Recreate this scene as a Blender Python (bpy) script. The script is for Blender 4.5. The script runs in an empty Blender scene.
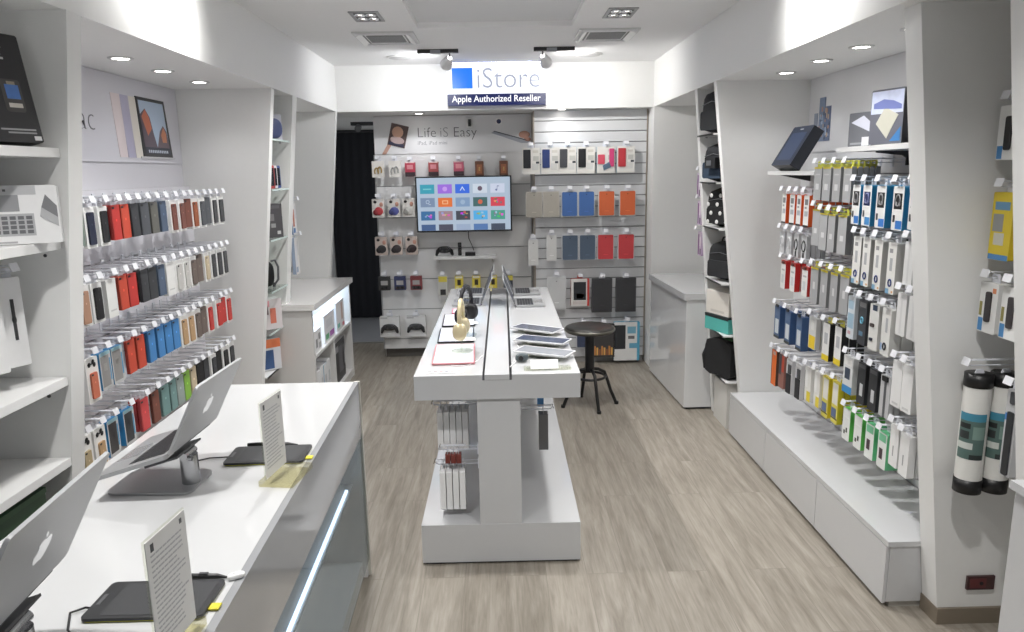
import bpy, bmesh, math, random
from mathutils import Matrix, Vector, Euler
random.seed(7)
S = bpy.context.scene
C = S.collection
PI = math.pi
D2R = math.radians

# ------------------------------------------------------------------ materials
def lin(c):
    c = c / 255.0
    return c / 12.92 if c <= 0.04045 else ((c + 0.055) / 1.055) ** 2.4
_mc = {}
def mat(rgb, rough=0.5, metal=0.0, emit=0.0, noise=0.03, coat=0.0, name=None):
    key = (tuple(rgb), rough, metal, emit, noise, coat)
    if key in _mc: return _mc[key]
    m = bpy.data.materials.new(name or 'surface_%02x%02x%02x' % tuple(int(x) for x in rgb))
    m.use_nodes = True
    nt = m.node_tree; b = nt.nodes['Principled BSDF']
    if emit < .3:
        lu = .3 * rgb[0] + .59 * rgb[1] + .11 * rgb[2]; rgb = [x * .86 + lu * .14 for x in rgb]
    col = tuple(lin(x) for x in rgb) + (1,)
    b.inputs['Base Color'].default_value = col
    b.inputs['Roughness'].default_value = rough
    b.inputs['Metallic'].default_value = metal
    if coat: b.inputs['Coat Weight'].default_value = coat; b.inputs['Coat Roughness'].default_value = .05
    if noise:
        n = nt.nodes.new('ShaderNodeTexNoise'); n.inputs['Scale'].default_value = 35; n.inputs['Detail'].default_value = 2
        g = nt.nodes.new('ShaderNodeTexCoord'); nt.links.new(g.outputs['Object'], n.inputs['Vector'])
        r = nt.nodes.new('ShaderNodeMapRange')
        r.inputs['To Min'].default_value = 1 - noise; r.inputs['To Max'].default_value = 1 + noise
        nt.links.new(n.outputs['Fac'], r.inputs['Value'])
        h = nt.nodes.new('ShaderNodeHueSaturation'); h.inputs['Color'].default_value = col
        nt.links.new(r.outputs['Result'], h.inputs['Value']); nt.links.new(h.outputs['Color'], b.inputs['Base Color'])
    if emit:
        if emit >= .3:
            for l_ in list(b.inputs['Base Color'].links): nt.links.remove(l_)
            b.inputs['Base Color'].default_value = tuple(x * .15 for x in col[:3]) + (1,)
        b.inputs['Emission Color'].default_value = col; b.inputs['Emission Strength'].default_value = emit
    _mc[key] = m
    return m
def glass_mat(name, tint=(250, 253, 252), gloss=1.0, rough=0.02, ior=1.45):
    m = bpy.data.materials.new(name); m.use_nodes = True; nt = m.node_tree; nt.nodes.clear()
    o = nt.nodes.new('ShaderNodeOutputMaterial'); mx = nt.nodes.new('ShaderNodeMixShader')
    t = nt.nodes.new('ShaderNodeBsdfTransparent'); t.inputs['Color'].default_value = tuple(lin(x) for x in tint) + (1,)
    g = nt.nodes.new('ShaderNodeBsdfGlossy'); g.inputs['Roughness'].default_value = rough
    f = nt.nodes.new('ShaderNodeLayerWeight'); f.inputs['Blend'].default_value = .5
    pw = nt.nodes.new('ShaderNodeMath'); pw.operation = 'POWER'; pw.inputs[1].default_value = 4
    mu = nt.nodes.new('ShaderNodeMath'); mu.operation = 'MULTIPLY_ADD'; mu.inputs[1].default_value = .8 * gloss; mu.inputs[2].default_value = .04 * gloss
    nt.links.new(f.outputs['Facing'], pw.inputs[0]); nt.links.new(pw.outputs[0], mu.inputs[0]); nt.links.new(mu.outputs[0], mx.inputs[0])
    nt.links.new(t.outputs[0], mx.inputs[1]); nt.links.new(g.outputs[0], mx.inputs[2]); nt.links.new(mx.outputs[0], o.inputs[0])
    return m
def floor_mat():
    m = bpy.data.materials.new('oak_laminate'); m.use_nodes = True; nt = m.node_tree; L = nt.links.new
    b = nt.nodes['Principled BSDF']; b.inputs['Roughness'].default_value = 0.42
    N = nt.nodes.new
    tc = N('ShaderNodeTexCoord'); mp = N('ShaderNodeMapping'); mp.inputs['Rotation'].default_value = (0, 0, PI / 2)
    L(tc.outputs['Object'], mp.inputs['Vector'])
    br = N('ShaderNodeTexBrick'); br.inputs['Scale'].default_value = 1
    br.inputs['Brick Width'].default_value = 1.3; br.inputs['Row Height'].default_value = .19
    br.inputs['Mortar Size'].default_value = .0016; br.inputs['Mortar Smooth'].default_value = .4; br.offset = .37
    br.inputs['Color1'].default_value = (.1, .1, .1, 1); br.inputs['Color2'].default_value = (.9, .9, .9, 1); br.inputs['Mortar'].default_value = (.5, .5, .5, 1)
    L(mp.outputs[0], br.inputs['Vector'])
    m2 = N('ShaderNodeMapping'); m2.inputs['Scale'].default_value = (14, 1.1, 1); L(tc.outputs['Object'], m2.inputs['Vector'])
    ad = N('ShaderNodeVectorMath'); ad.operation = 'MULTIPLY_ADD'; ad.inputs[1].default_value = (7, 3, 5)
    L(br.outputs['Color'], ad.inputs[0]); L(m2.outputs[0], ad.inputs[2])
    n1 = N('ShaderNodeTexNoise'); n1.inputs['Scale'].default_value = 1.6; n1.inputs['Detail'].default_value = 6; n1.inputs['Roughness'].default_value = .62
    n1.inputs['Distortion'].default_value = .6
    L(ad.outputs[0], n1.inputs['Vector'])
    n2 = N('ShaderNodeTexNoise'); n2.inputs['Scale'].default_value = 7; n2.inputs['Detail'].default_value = 4; L(ad.outputs[0], n2.inputs['Vector'])
    mx = N('ShaderNodeMath'); mx.operation = 'MULTIPLY_ADD'; mx.inputs[1].default_value = .35; L(n2.outputs['Fac'], mx.inputs[0]); L(n1.outputs['Fac'], mx.inputs[2])
    rp = N('ShaderNodeValToRGB'); e = rp.color_ramp.elements
    e[0].position = .42; e[0].color = tuple(lin(x) for x in (116, 109, 99)) + (1,)
    e[1].position = .88; e[1].color = tuple(lin(x) for x in (162, 155, 145)) + (1,)
    k = rp.color_ramp.elements.new(.64); k.color = tuple(lin(x) for x in (141, 134, 123)) + (1,)
    L(mx.outputs[0], rp.inputs['Fac'])
    hs = N('ShaderNodeHueSaturation'); L(rp.outputs[0], hs.inputs['Color'])
    r = N('ShaderNodeMapRange'); r.inputs['To Min'].default_value = .97; r.inputs['To Max'].default_value = 1.03; L(br.outputs['Color'], r.inputs['Value']); L(r.outputs[0], hs.inputs['Value'])
    dk = N('ShaderNodeMix'); dk.data_type = 'RGBA'; L(br.outputs['Fac'], dk.inputs['Factor']); L(hs.outputs[0], dk.inputs['A'])
    dk.inputs['B'].default_value = tuple(lin(x) for x in (127, 120, 110)) + (1,)
    L(dk.outputs['Result'], b.inputs['Base Color'])
    return m

PAINT = mat((232, 232, 230), .55, noise=.012, name='wall_paint')
CEIL = mat((238, 238, 238), .7, noise=.01, name='ceiling_paint')
GLOSS = mat((200, 201, 203), .12, noise=.01, coat=.5, name='white_lacquer')
LAQ = mat((220, 220, 219), .25, noise=.01, name='satin_white')
SHELF = mat((228, 228, 227), .3, noise=.01, name='white_shelf')
GREYGAP = mat((146, 146, 148), .6, name='groove_grey')
BLACK = mat((22, 22, 24), .4, noise=.05, name='black_plastic')
MATTE = mat((34, 36, 44), .8, noise=.1, name='black_cloth')
DGREY = mat((62, 63, 66), .5, name='dark_grey')
WHITE = mat((238, 238, 237), .4, noise=.01, name='white_card')
PAPER = mat((244, 244, 243), .7, noise=0, name='white_paper')
TAG = mat((226, 227, 232), .5, noise=0, name='price_card')
ALU = mat((172, 173, 175), .45, .5, noise=.01, name='aluminium')
STEEL = mat((170, 171, 174), .25, 1., noise=.02, name='brushed_steel')
CLEARP = glass_mat('clear_plastic', (244, 245, 249), .8, .08)
GLASS = glass_mat('clear_glass', (246, 250, 248), .8, .01)
ACRYB = glass_mat('acrylic_block', (243, 241, 226), .9, .05)
ACRYL = glass_mat('acrylic', (248, 249, 243), .7, .03)
CLEARW = mat((222, 224, 232), .25, noise=.01, name='milky_plastic')
LED = mat((235, 244, 255), .5, emit=9., noise=0, name='led_white')
LEDB = mat((150, 205, 255), .5, emit=5., noise=0, name='led_cool')
LAMP = mat((255, 250, 244), .5, emit=14., noise=0, name='lamp_glow')
RUBBER = mat((30, 30, 31), .6, name='rubber')

# ------------------------------------------------------------------ mesh builder
class MB:
    def __init__(s): s.v = []; s.f = []; s.mi = []; s.ms = []; s.T = None; s.sm = []
    def m(s, mt):
        if mt not in s.ms: s.ms.append(mt)
        return s.ms.index(mt)
    def add(s, vs, fs, mt, smooth=False):
        b = len(s.v)
        if s.T is not None: vs = [s.T @ Vector(v) for v in vs]
        s.v += [tuple(v) for v in vs]; k = s.m(mt)
        for f in fs: s.f.append([b + i for i in f]); s.mi.append(k); s.sm.append(smooth)
        return s
    def box(s, x0, x1, y0, y1, z0, z1, mt, side=None, front=None):
        v = [(x0, y0, z0), (x1, y0, z0), (x1, y1, z0), (x0, y1, z0), (x0, y0, z1), (x1, y0, z1), (x1, y1, z1), (x0, y1, z1)]
        s.add(v, [(0, 3, 2, 1), (4, 5, 6, 7), (2, 3, 7, 6)], mt)
        s.add(v, [(0, 1, 5, 4)], front or mt); s.add(v, [(1, 2, 6, 5), (3, 0, 4, 7)], side or mt)
        return s
    def quad(s, a, b, c, d, mt): return s.add([a, b, c, d], [(0, 1, 2, 3)], mt)
    def prism(s, poly, a0, a1, mt, axis='Y', cap=None, smooth=False):
        # poly: 2-D points; axis Y -> (x,z); axis X -> (y,z); axis Z -> (x,y)
        def P(p, a):
            return (p[0], a, p[1]) if axis == 'Y' else (a, p[0], p[1]) if axis == 'X' else (p[0], p[1], a)
        n = len(poly)
        v = [P(p, a0) for p in poly] + [P(p, a1) for p in poly]
        ar = sum(poly[i][0] * poly[(i + 1) % n][1] - poly[(i + 1) % n][0] * poly[i][1] for i in range(n))
        fl = (ar > 0) != (axis == 'Y')
        c0 = list(range(n)); c1 = list(range(n, 2 * n)); sd = [(i, (i + 1) % n, n + (i + 1) % n, n + i) for i in range(n)]
        # outward orientation
        if fl: s.add(v, [c0[::-1], c1], cap or mt); s.add(v, sd, mt, smooth)
        else: s.add(v, [c0, c1[::-1]], cap or mt); s.add(v, [q[::-1] for q in sd], mt, smooth)
        return s
    def tube(s, pts, r, mt, n=8, cap=True, closed=False):
        pts = [Vector(p) for p in pts]; rs = r if isinstance(r, (list, tuple)) else [r] * len(pts)
        vs = []; N = len(pts); up = None
        for i, p in enumerate(pts):
            if closed: t = (pts[(i + 1) % N] - pts[i - 1])
            else: t = (pts[min(i + 1, N - 1)] - pts[max(i - 1, 0)])
            t.normalize()
            if up is None:
                up = Vector((0, 0, 1)) if abs(t.z) < .9 else Vector((1, 0, 0))
            a = t.cross(up); a.normalize(); b = a.cross(t); up = b
            for k in range(n):
                th = 2 * PI * k / n
                vs.append(p + (a * math.cos(th) + b * math.sin(th)) * rs[i])
        fs = []
        for i in range(N if closed else N - 1):
            j = (i + 1) % N
            for k in range(n): fs.append((i * n + k, i * n + (k + 1) % n, j * n + (k + 1) % n, j * n + k))
        s.add(vs, fs, mt, True)
        if cap and not closed:
            s.add(vs[:n], [tuple(range(n))[::-1]], mt); s.add(vs[-n:], [tuple(range(n))], mt)
        return s
    def cyl(s, p0, p1, r, mt, n=20, r1=None): return s.tube([p0, p1], [r, r if r1 is None else r1], mt, n)
    def lathe(s, prof, mt, c=(0, 0, 0), n=32):
        vs = []; fs = []; m = len(prof)
        for k in range(n):
            a = 2 * PI * k / n
            for r, z in prof: vs.append((c[0] + r * math.cos(a), c[1] + r * math.sin(a), c[2] + z))
        for k in range(n):
            j = (k + 1) % n
            for i in range(m - 1): fs.append((k * m + i, j * m + i, j * m + i + 1, k * m + i + 1))
        s.add(vs, fs, mt, True)
        for i, rev in ((0, True), (m - 1, False)):
            if prof[i][0] > 1e-6:
                ring = [k * m + i for k in range(n)]
                s.add([vs[q] for q in ring], [tuple(range(n))[::-1] if rev else tuple(range(n))], mt)
        return s
    def ell(s, c, r, mt, n=16, m=10, p=1.0):
        prof = []
        vs = []; fs = []
        sg = lambda x: math.copysign(abs(x) ** p, x)
        for i in range(m + 1):
            t = -PI / 2 + PI * i / m
            for k in range(n):
                a = 2 * PI * k / n
                vs.append((c[0] + r[0] * sg(math.cos(t)) * sg(math.cos(a)), c[1] + r[1] * sg(math.cos(t)) * sg(math.sin(a)), c[2] + r[2] * sg(math.sin(t))))
        for i in range(m):
            for k in range(n): fs.append((i * n + k, i * n + (k + 1) % n, (i + 1) * n + (k + 1) % n, (i + 1) * n + k))
        return s.add(vs, fs, mt, True)
    def build(s, name, parent=None, bevel=0, seg=2, loc=None):
        me = bpy.data.meshes.new(name); me.from_pydata(s.v, [], s.f); me.update()
        for q in s.ms: me.materials.append(q)
        for p, k, sm in zip(me.polygons, s.mi, s.sm): p.material_index = k; p.use_smooth = sm
        o = bpy.data.objects.new(name, me); C.objects.link(o)
        if parent is not None: o.parent = parent
        if loc is not None: o.location = loc
        if bevel:
            b = o.modifiers.new('edge', 'BEVEL'); b.width = bevel; b.segments = seg; b.limit_method = 'ANGLE'; b.angle_limit = D2R(50)
        return o

def rr(w, h, r, cx=0, cz=0, n=5):
    p = []
    for sx, sz, a0 in ((1, -1, -90), (1, 1, 0), (-1, 1, 90), (-1, -1, 180)):
        for k in range(n + 1):
            a = D2R(a0 + 90 * k / n)
            p.append((cx + sx * (w / 2 - r) + r * math.cos(a), cz + sz * (h / 2 - r) + r * math.sin(a)))
    return p
def ring2(w, n=16, cx=0, cz=0, h=None):
    h = h or w
    return [(cx + w / 2 * math.cos(2 * PI * k / n), cz + h / 2 * math.sin(2 * PI * k / n)) for k in range(n)]

def thing(name, label, cat, loc=(0, 0, 0), rotz=0.0, group=None):
    o = bpy.data.objects.new(name, None); C.objects.link(o); o.empty_display_size = .05
    o.location = loc; o.rotation_euler = (0, 0, rotz)
    return tag(o, label, cat, group)
def tag(o, label, cat, group=None):
    o['label'] = label; o['category'] = cat
    if group: o['group'] = group
    return o
def struct(o):
    o['kind'] = 'structure'; return o
def dup(root, loc, rotz, label, group=None):
    r = root.copy(); C.objects.link(r); r.location = loc; r.rotation_euler = (0, 0, rotz); r['label'] = label
    if group: r['group'] = group
    for ch in root.children:
        c = ch.copy(); C.objects.link(c); c.parent = r
        for g in ch.children:
            d = g.copy(); C.objects.link(d); d.parent = c
    return r
def text(name, s, size, mt, parent, M, thin=0.0, extrude=.0006, align='LEFT', sx=1.0):
    cu = bpy.data.curves.new(name, 'FONT'); cu.body = s; cu.size = size; cu.extrude = extrude; cu.offset = thin; cu.align_x = align; cu.resolution_u = 3
    t = bpy.data.objects.new(name, cu); C.objects.link(t)
    bpy.context.view_layer.update()
    me = bpy.data.meshes.new_from_object(t.evaluated_get(bpy.context.evaluated_depsgraph_get()))
    bpy.data.objects.remove(t); bpy.data.curves.remove(cu)
    me.transform(M @ Matrix.Diagonal((sx, 1, 1, 1))); me.materials.clear(); me.materials.append(mt)
    o = bpy.data.objects.new(name, me); C.objects.link(o)
    if parent is not None: o.parent = parent
    return o
def frame_m(o, x, y):  # matrix with given origin, text x axis, text y axis
    x = Vector(x).normalized(); y = Vector(y).normalized(); z = x.cross(y)
    M = Matrix((x, y, z)).transposed().to_4x4(); M.translation = Vector(o); return M
def words_text(name, s, size, mt, parent, o, **kw):
    for i, wd in enumerate(s.split()):
        pre = ' '.join(s.split()[:i]); dx = 0.0
        if pre:
            a = text('t', pre + ' |', size, mt, None, Matrix.Identity(4), **kw); c = text('t', '|', size, mt, None, Matrix.Identity(4), **kw)
            dx = max(v.co.x for v in a.data.vertices) - max(v.co.x for v in c.data.vertices)
            bpy.data.objects.remove(a); bpy.data.objects.remove(c)
        text(name, wd, size, mt, parent, frame_m((o[0] + dx, o[1], o[2]), (1, 0, 0), (0, 0, 1)), **kw)
ORD = 'zeroth first second third fourth fifth sixth seventh eighth ninth tenth eleventh twelfth thirteenth fourteenth fifteenth sixteenth seventeenth eighteenth nineteenth twentieth'.split()

APPLE = [(0, .36), (.10, .40), (.20, .42), (.30, .38), (.38, .30), (.33, .23), (.30, .14), (.305, .05), (.34, -.03), (.40, -.09), (.43, -.11), (.38, -.27), (.28, -.43), (.18, -.49), (.08, -.465), (0, -.445),
         (-.08, -.465), (-.18, -.49), (-.29, -.43), (-.38, -.28), (-.43, -.10), (-.435, .10), (-.39, .27), (-.29, .38), (-.17, .42), (-.07, .39)]
LEAF = [(0, .44), (.02, .56), (.08, .66), (.19, .72), (.18, .61), (.12, .51)]
def emblem(mb, size, M, mt, t=.0008):
    old = mb.T; mb.T = (old @ M) if old is not None else M
    for poly in (APPLE, LEAF): mb.prism([(x * size, y * size) for x, y in poly], 0, t, mt, axis='Z')
    mb.T = old

# ------------------------------------------------------------------ room shell
K = 1.065
def ZK(z): return 1.86 + K * (z - 1.86)
ZC, ZN, HX, WX = 2.81, 2.414, 1.425, 2.13     # ceiling, niche soffit, bulkhead face, side wall
YF, YB = -1.5, 9.42
b = MB(); b.box(-2.3, 2.3, YF, 7.93, -.06, 0, floor_mat()); struct(b.build('floor'))
b = MB(); b.box(-2.3, -.9, 7.93, YB, -.06, .004, mat((150, 152, 157), .6, name='grey_vinyl')); b.box(-2.3, -.9, 7.915, 7.945, 0, .012, mat((176, 174, 170), .4, .5, name='threshold_strip'))
struct(b.build('floor_passage'))
b = MB(); b.box(-2.3, -.51, YF, 7.4, ZC, ZC + .1, CEIL)
b.box(.52, 2.3, YF, 7.4, ZC, ZC + .1, CEIL); b.box(-.51, .52, 5.09, 7.4, ZC, ZC + .1, CEIL)
rc = mat((222, 223, 224), .7, noise=.01, name='recess_shade')  # darker than the ceiling: shade of the unlit recess put into the colour
b.prism([(-.51, 1.5), (.52, 1.5), (.52, 5.09), (-.51, 5.09)], ZC + .035, ZC + .05, rc, axis='Z')
b.box(-.51, .52, YF, 1.5, ZC, ZC + .1, CEIL)
struct(b.build('ceiling'))
b = MB(); b.box(-2.25, -WX, YF, YB, 0, ZC, PAINT); struct(b.build('wall_left'))
b = MB(); b.box(WX, 2.25, YF, 7.4, 0, ZC, PAINT); struct(b.build('wall_right'))
b = MB(); b.box(-1.2, 2.25, 7.32, 7.42, 0, ZC, PAINT); struct(b.build('wall_back'))
b = MB(); b.box(-2.25, -1.2, YB, YB + .08, 0, ZN, MATTE)
struct(b.build('wall_passage'))
# bulkheads: side boxes with soffits over the niches, and the one across the back carrying the sign
b = MB(); b.box(-WX, -HX, YF, 6.73, ZN, ZC, PAINT); struct(b.build('trim_1', bevel=.003))
b = MB(); b.box(HX, WX, YF, 6.73, ZN, ZC, PAINT); struct(b.build('trim_2', bevel=.003))
b = MB(); b.box(-WX, WX, 6.73, 7.4, ZN, ZC, PAINT); b.box(-WX, -1.2, 7.4, YB, ZN, ZN + .05, PAINT); struct(b.build('trim_3', bevel=.003))
# leaning partition fins
def fin(n, y0, y1, side, top, lean, mt=PAINT, skirt=None):
    b = MB()
    p = [(side * top, ZN), (side * (top + lean * ZN), 0), (side * WX, 0), (side * WX, ZN)]
    b.prism(p, y0, y1, mt, axis='Y')
    if skirt:
        x = side * (top + lean * ZN)
        b.box(min(x - side * .012, side * WX), max(x - side * .012, side * WX), y0 - .012, y1 + .004, 0, .07, skirt)
    struct(b.build('trim_%d' % n, bevel=.004))
SK = mat((128, 116, 100), .5, name='oak_skirting')
fin(4, 2.567, 2.652, -1, 1.415, .124)
fin(5, 4.835, 4.90, -1, 1.435, .115)
fin(6, 5.293, 5.40, -1, 1.425, .110)
fin(7, 6.66, 6.73, -1, 1.425, .100)
fin(8, 2.64, 2.745, 1, 1.485, .122, skirt=SK)
fin(9, 4.846, 4.91, 1, 1.432, .118)
fin(10, 5.305, 5.37, 1, 1.432, .086)
fin(11, 6.66, 7.32, 1, 1.416, .0)
fin(12, 2.17, 2.26, 1, 1.53, .131)
# niche linings
b = MB(); b.box(-WX, -2.05, 2.652, 4.835, 0, ZN, mat((206, 205, 212), .5, noise=.01, name='lining_white')); struct(b.build('wall_niche_left'))  # lilac in the white stands in for the tinted lamplight on the lining
b = MB(); b.box(2.05, WX, 2.745, 4.846, 0, ZN, mat((222, 223, 226), .5, noise=.01, name='lining_cool')); struct(b.build('wall_niche_right'))

# ------------------------------------------------------------------ slatted display panels
def slats(name, label, x0, x1, z0, z1, pitch, loc, rotz, face, gap=.008, th=.03, edge=None):
    t = thing(name, label, 'wall panel', loc, rotz)
    b = MB(); b.box(x0, x1, -th + .012, 0, z0, z1, GREYGAP)
    z = z1
    while z > z0 + .02:
        zb = max(z0, z - pitch + gap)
        b.box(x0, x1, -th, -th + .012, zb, z, face); z -= pitch
    b.build('slats', t)
    b = MB(); b.box(x0 + .1, x1 - .1, -.001, .0015, z1 - .08, z1 - .04, ALU); b.build('mounting_rail', t)
    if edge:
        b = MB(); b.box(x0 - .012, x0, -th - .004, 0, z0, z1, edge); b.build('edge_trim', t)
        b = MB(); b.box(x1, x1 + .012, -th - .004, 0, z0, z1, edge); b.build('edge_trim', t)
    return t
SL = mat((212, 211, 218), .35, noise=.01, name='slat_white')  # faint lilac cast of the lights put into the slat colour
SLB = mat((210, 211, 213), .35, noise=.01, name='slat_cool')
slats('slatwall_panel', 'white slatwall panel behind the rows of phone cases', -1.09, 1.09, .465, 1.807, .122, (-2.048, 3.743, 0), PI / 2, SL)
slats('slatwall_panel', 'pale grey slatwall panel behind headphones and cables above the long low cabinet', -1.05, 1.05, .315, 1.935, .122, (2.048, 3.795, 0), -PI / 2, SLB)
p1 = slats('slatwall_panel', 'white wide-board slatwall behind the television and game controllers', -1.19, .322, .10, 2.046, .308, (0, 7.318, 0), 0, mat((226, 226, 226), .4, noise=.01, name='board_white'), gap=.008, th=.09, edge=ALU)
MB().box(-1.19, .322, -.03, 0, 0, .10, mat((96, 92, 86), .5, name='plinth_grey')).build('plinth', p1)
p2 = slats('slatwall_panel', 'white narrow-slat wall panel hung with coloured tablet covers', .352, 1.40, .06, 2.41, .0985, (0, 7.318, 0), 0, SLB, gap=.010, th=.42, edge=mat((160, 150, 138), .4, .4, name='bronze_edge'))
MB().box(.352, 1.40, -.40, 0, 0, .06, mat((150, 148, 146), .5, name='plinth_pale')).build('plinth', p2)
slats('slatwall_panel', 'plain slatted panel at the end niche behind the grey card tubes', -.185, .19, .12, 2.30, .122, (2.125, 2.45, 0), -PI / 2, SLB, th=.03)

# ------------------------------------------------------------------ posters
def poster(name, label, x0, x1, z0, z1, loc, rotz, mt):
    t = thing(name, label, 'poster', loc, rotz)
    if rotz: t.scale = (K, 1, K); t.location.z = 1.86 - K * 1.86
    MB().box(x0, x1, -.006, 0, z0, z1, mt).build('sheet', t)
    return t
PW = mat((224, 224, 226), .5, noise=0, name='poster_white')
t = poster('wall_poster', 'white wall poster with a laptop and pastel laptop lids above the phone cases', -1.02, 1.02, 1.945, 2.378, (-2.05, 3.743, 0), PI / 2, mat((212, 211, 219), .5, noise=0, name='poster_lilac_light'))  # white sheet, lilac tint of the lights put into its colour
# local x = world y - 3.515 (rot +90: local -y faces +x)
b = MB()
for x0, x1, c in ((.255, .345, (226, 212, 214)), (.34, .43, (182, 178, 204)), (.425, .52, (224, 218, 208))):
    b.prism([(x0, 2.285), (x1, 2.285), (x1 + .02, 1.97), (x0 + .03, 1.97)], -.0085, -.006, mat(c, .5, noise=0), axis='Y')
b.build('pastel_lids', t)
b = MB(); b.prism([(.505, 2.292), (.835, 2.292), (.885, 1.978), (.53, 1.978)], -.012, -.006, mat((40, 40, 44), .3, noise=0), axis='Y')
b.prism([(.50, 1.978), (.92, 1.978), (.90, 1.968), (.50, 1.968)], -.013, -.006, mat((198, 198, 202), .4, noise=0), axis='Y')
def tri(pts, c, y=-.0135): b.add([(x, y, z) for x, z in pts], [tuple(range(len(pts)))], mat(c, .4, noise=0))
tri([(.525, 2.275), (.555, 2.03), (.85, 2.03), (.815, 2.275)], (170, 190, 214), -.0125)
tri([(.53, 2.20), (.59, 2.235), (.64, 2.19), (.67, 2.10), (.70, 2.03), (.553, 2.03)], (98, 84, 96))
tri([(.545, 2.19), (.59, 2.23), (.63, 2.19), (.65, 2.13), (.60, 2.09)], (202, 106, 72), -.014)
tri([(.70, 2.03), (.745, 2.12), (.79, 2.155), (.83, 2.12), (.85, 2.03)], (110, 92, 100))
tri([(.755, 2.10), (.79, 2.145), (.82, 2.11), (.82, 2.06), (.77, 2.06)], (196, 120, 84), -.014)
tri([(.553, 2.03), (.85, 2.03), (.858, 1.995), (.557, 1.995)], (52, 56, 72), -.0132)
for k in range(11): tri([(.585 + k * .022, 2.015), (.60 + k * .022, 2.015), (.602 + k * .022, 2.0), (.587 + k * .022, 2.0)], (190, 200, 215), -.0145)
b.build('pictured_laptop', t)
text('lettering', 'Mac', .17, mat((120, 120, 126), .6, noise=0), t, frame_m((-.19, -.0065, 2.09), (1, 0, 0), (0, 0, 1)), thin=-.004)
t = poster('wall_poster', 'plain white wall poster with tall city photographs above the charger packs', -.97, .97, 1.945, 2.378, (2.05, 3.795, 0), -PI / 2, PW)
# local x = 3.645 - world y
b = MB()
for x0, x1, z0, z1, c in ((-0.890, -0.845, 2.08, 2.17, (150, 160, 180)), (-0.825, -0.750, 2.005, 2.255, (120, 138, 168)), (-0.750, -0.675, 2.005, 2.20, (96, 112, 146))):
    b.box(x0, x1, -.010, -.006, z0, z1, mat(c, .4, noise=0))
random.seed(3)
for k in range(30):
    x = random.uniform(-.82, -.69); z = random.uniform(2.01, 2.18)
    c = random.choice([(200, 170, 140), (70, 90, 130), (170, 190, 215), (190, 140, 110), (60, 70, 96)])
    b.box(x, x + random.uniform(.008, .018), -.0105 - k * 1e-5, -.009, z, z + random.uniform(.01, .03), mat(c, .4, noise=0))
b.build('city_picture', t)
text('lettering', 'iOS', .09, mat((90, 92, 98), .6, noise=0), t, frame_m((.37, -.0065, 2.14), (1, 0, 0), (0, 0, 1)), thin=-.002)
t = poster('wall_poster', 'wide wall poster reading Life iS Easy above the television', -1.19, .338, 2.05, 2.408, (0, 7.23, 0), 0, PW)
TXT = mat((86, 88, 94), .6, noise=0, name='print_grey'); TXL = mat((150, 152, 158), .6, noise=0, name='print_pale')
text('lettering', 'Life', .135, TXT, t, frame_m((-.775, -.0065, 2.205), (1, 0, 0), (0, 0, 1)), thin=-.0022)
text('lettering', 'iS', .135, TXL, t, frame_m((-.555, -.0065, 2.205), (1, 0, 0), (0, 0, 1)), thin=-.0022)
text('lettering', 'Easy', .135, TXT, t, frame_m((-.425, -.0065, 2.205), (1, 0, 0), (0, 0, 1)), thin=-.0022)
text('lettering', 'iPad, iPad mini', .05, TXL, t, frame_m((-.77, -.0065, 2.135), (1, 0, 0), (0, 0, 1)))
b = MB(); b.T = Matrix.Translation((-.955, 0, 2.225)) @ Matrix.Rotation(D2R(14), 4, 'Y')
b.box(-.085, .085, -.012, -.006, -.105, .105, mat((92, 72, 70), .4, noise=0))
b.ell((-.01, -.012, .03), (.055, .003, .055), mat((214, 166, 140), .5, noise=0), 14, 8); b.ell((0, -.012, -.045), (.07, .003, .035), mat((196, 170, 168), .5, noise=0), 14, 8)
b.box(-.075, .075, -.0125, -.006, -.1, -.07, mat((56, 58, 84), .4, noise=0)); b.T = None
b.prism([(-1.12, 2.05), (-1.08, 2.05), (-1.0, 2.17), (-1.04, 2.18)], -.0095, -.006, mat((206, 158, 138), .5, noise=0), axis='Y')
b.build('photo_in_hand', t)
b = MB()
b.prism([(-.05, 2.235), (-.02, 2.255), (.30, 2.165), (.33, 2.135), (.24, 2.135)], -.0095, -.006, mat((170, 174, 186), .3, noise=0), axis='Y')
b.prism([(-.03, 2.25), (-.02, 2.255), (.30, 2.165), (.30, 2.155)], -.0115, -.006, mat((70, 74, 88), .3, noise=0), axis='Y')
b.ell((.27, -.008, 2.215), (.055, .004, .035), mat((206, 150, 128), .5, noise=0), 14, 8); b.ell((.30, -.008, 2.17), (.035, .004, .02), mat((200, 142, 122), .5, noise=0), 14, 8)
b.build('tablet_in_hand', t)
b = MB(); b.box(-.005, .055, -.012, -.006, 2.315, 2.372, WHITE); b.ell((.025, -.0125, 2.343), (.022, .002, .022), mat((40, 50, 100), .5, noise=0), 14, 8); b.build('round_sticker', t)
t = thing('security_camera', 'small dark security camera on a white plate above the lettered poster', 'camera', (-.26, 7.22, 2.335))
MB().box(-.03, .03, -.012, 0, -.045, .045, WHITE).build('mount_plate', t, bevel=.003)
MB().box(-.012, .016, -.045, -.012, -.035, .03, DGREY).build('body', t, bevel=.004); MB().cyl((.002, -.045, -.01), (.002, -.052, -.01), .009, BLACK, 12).build('lens', t)

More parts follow.
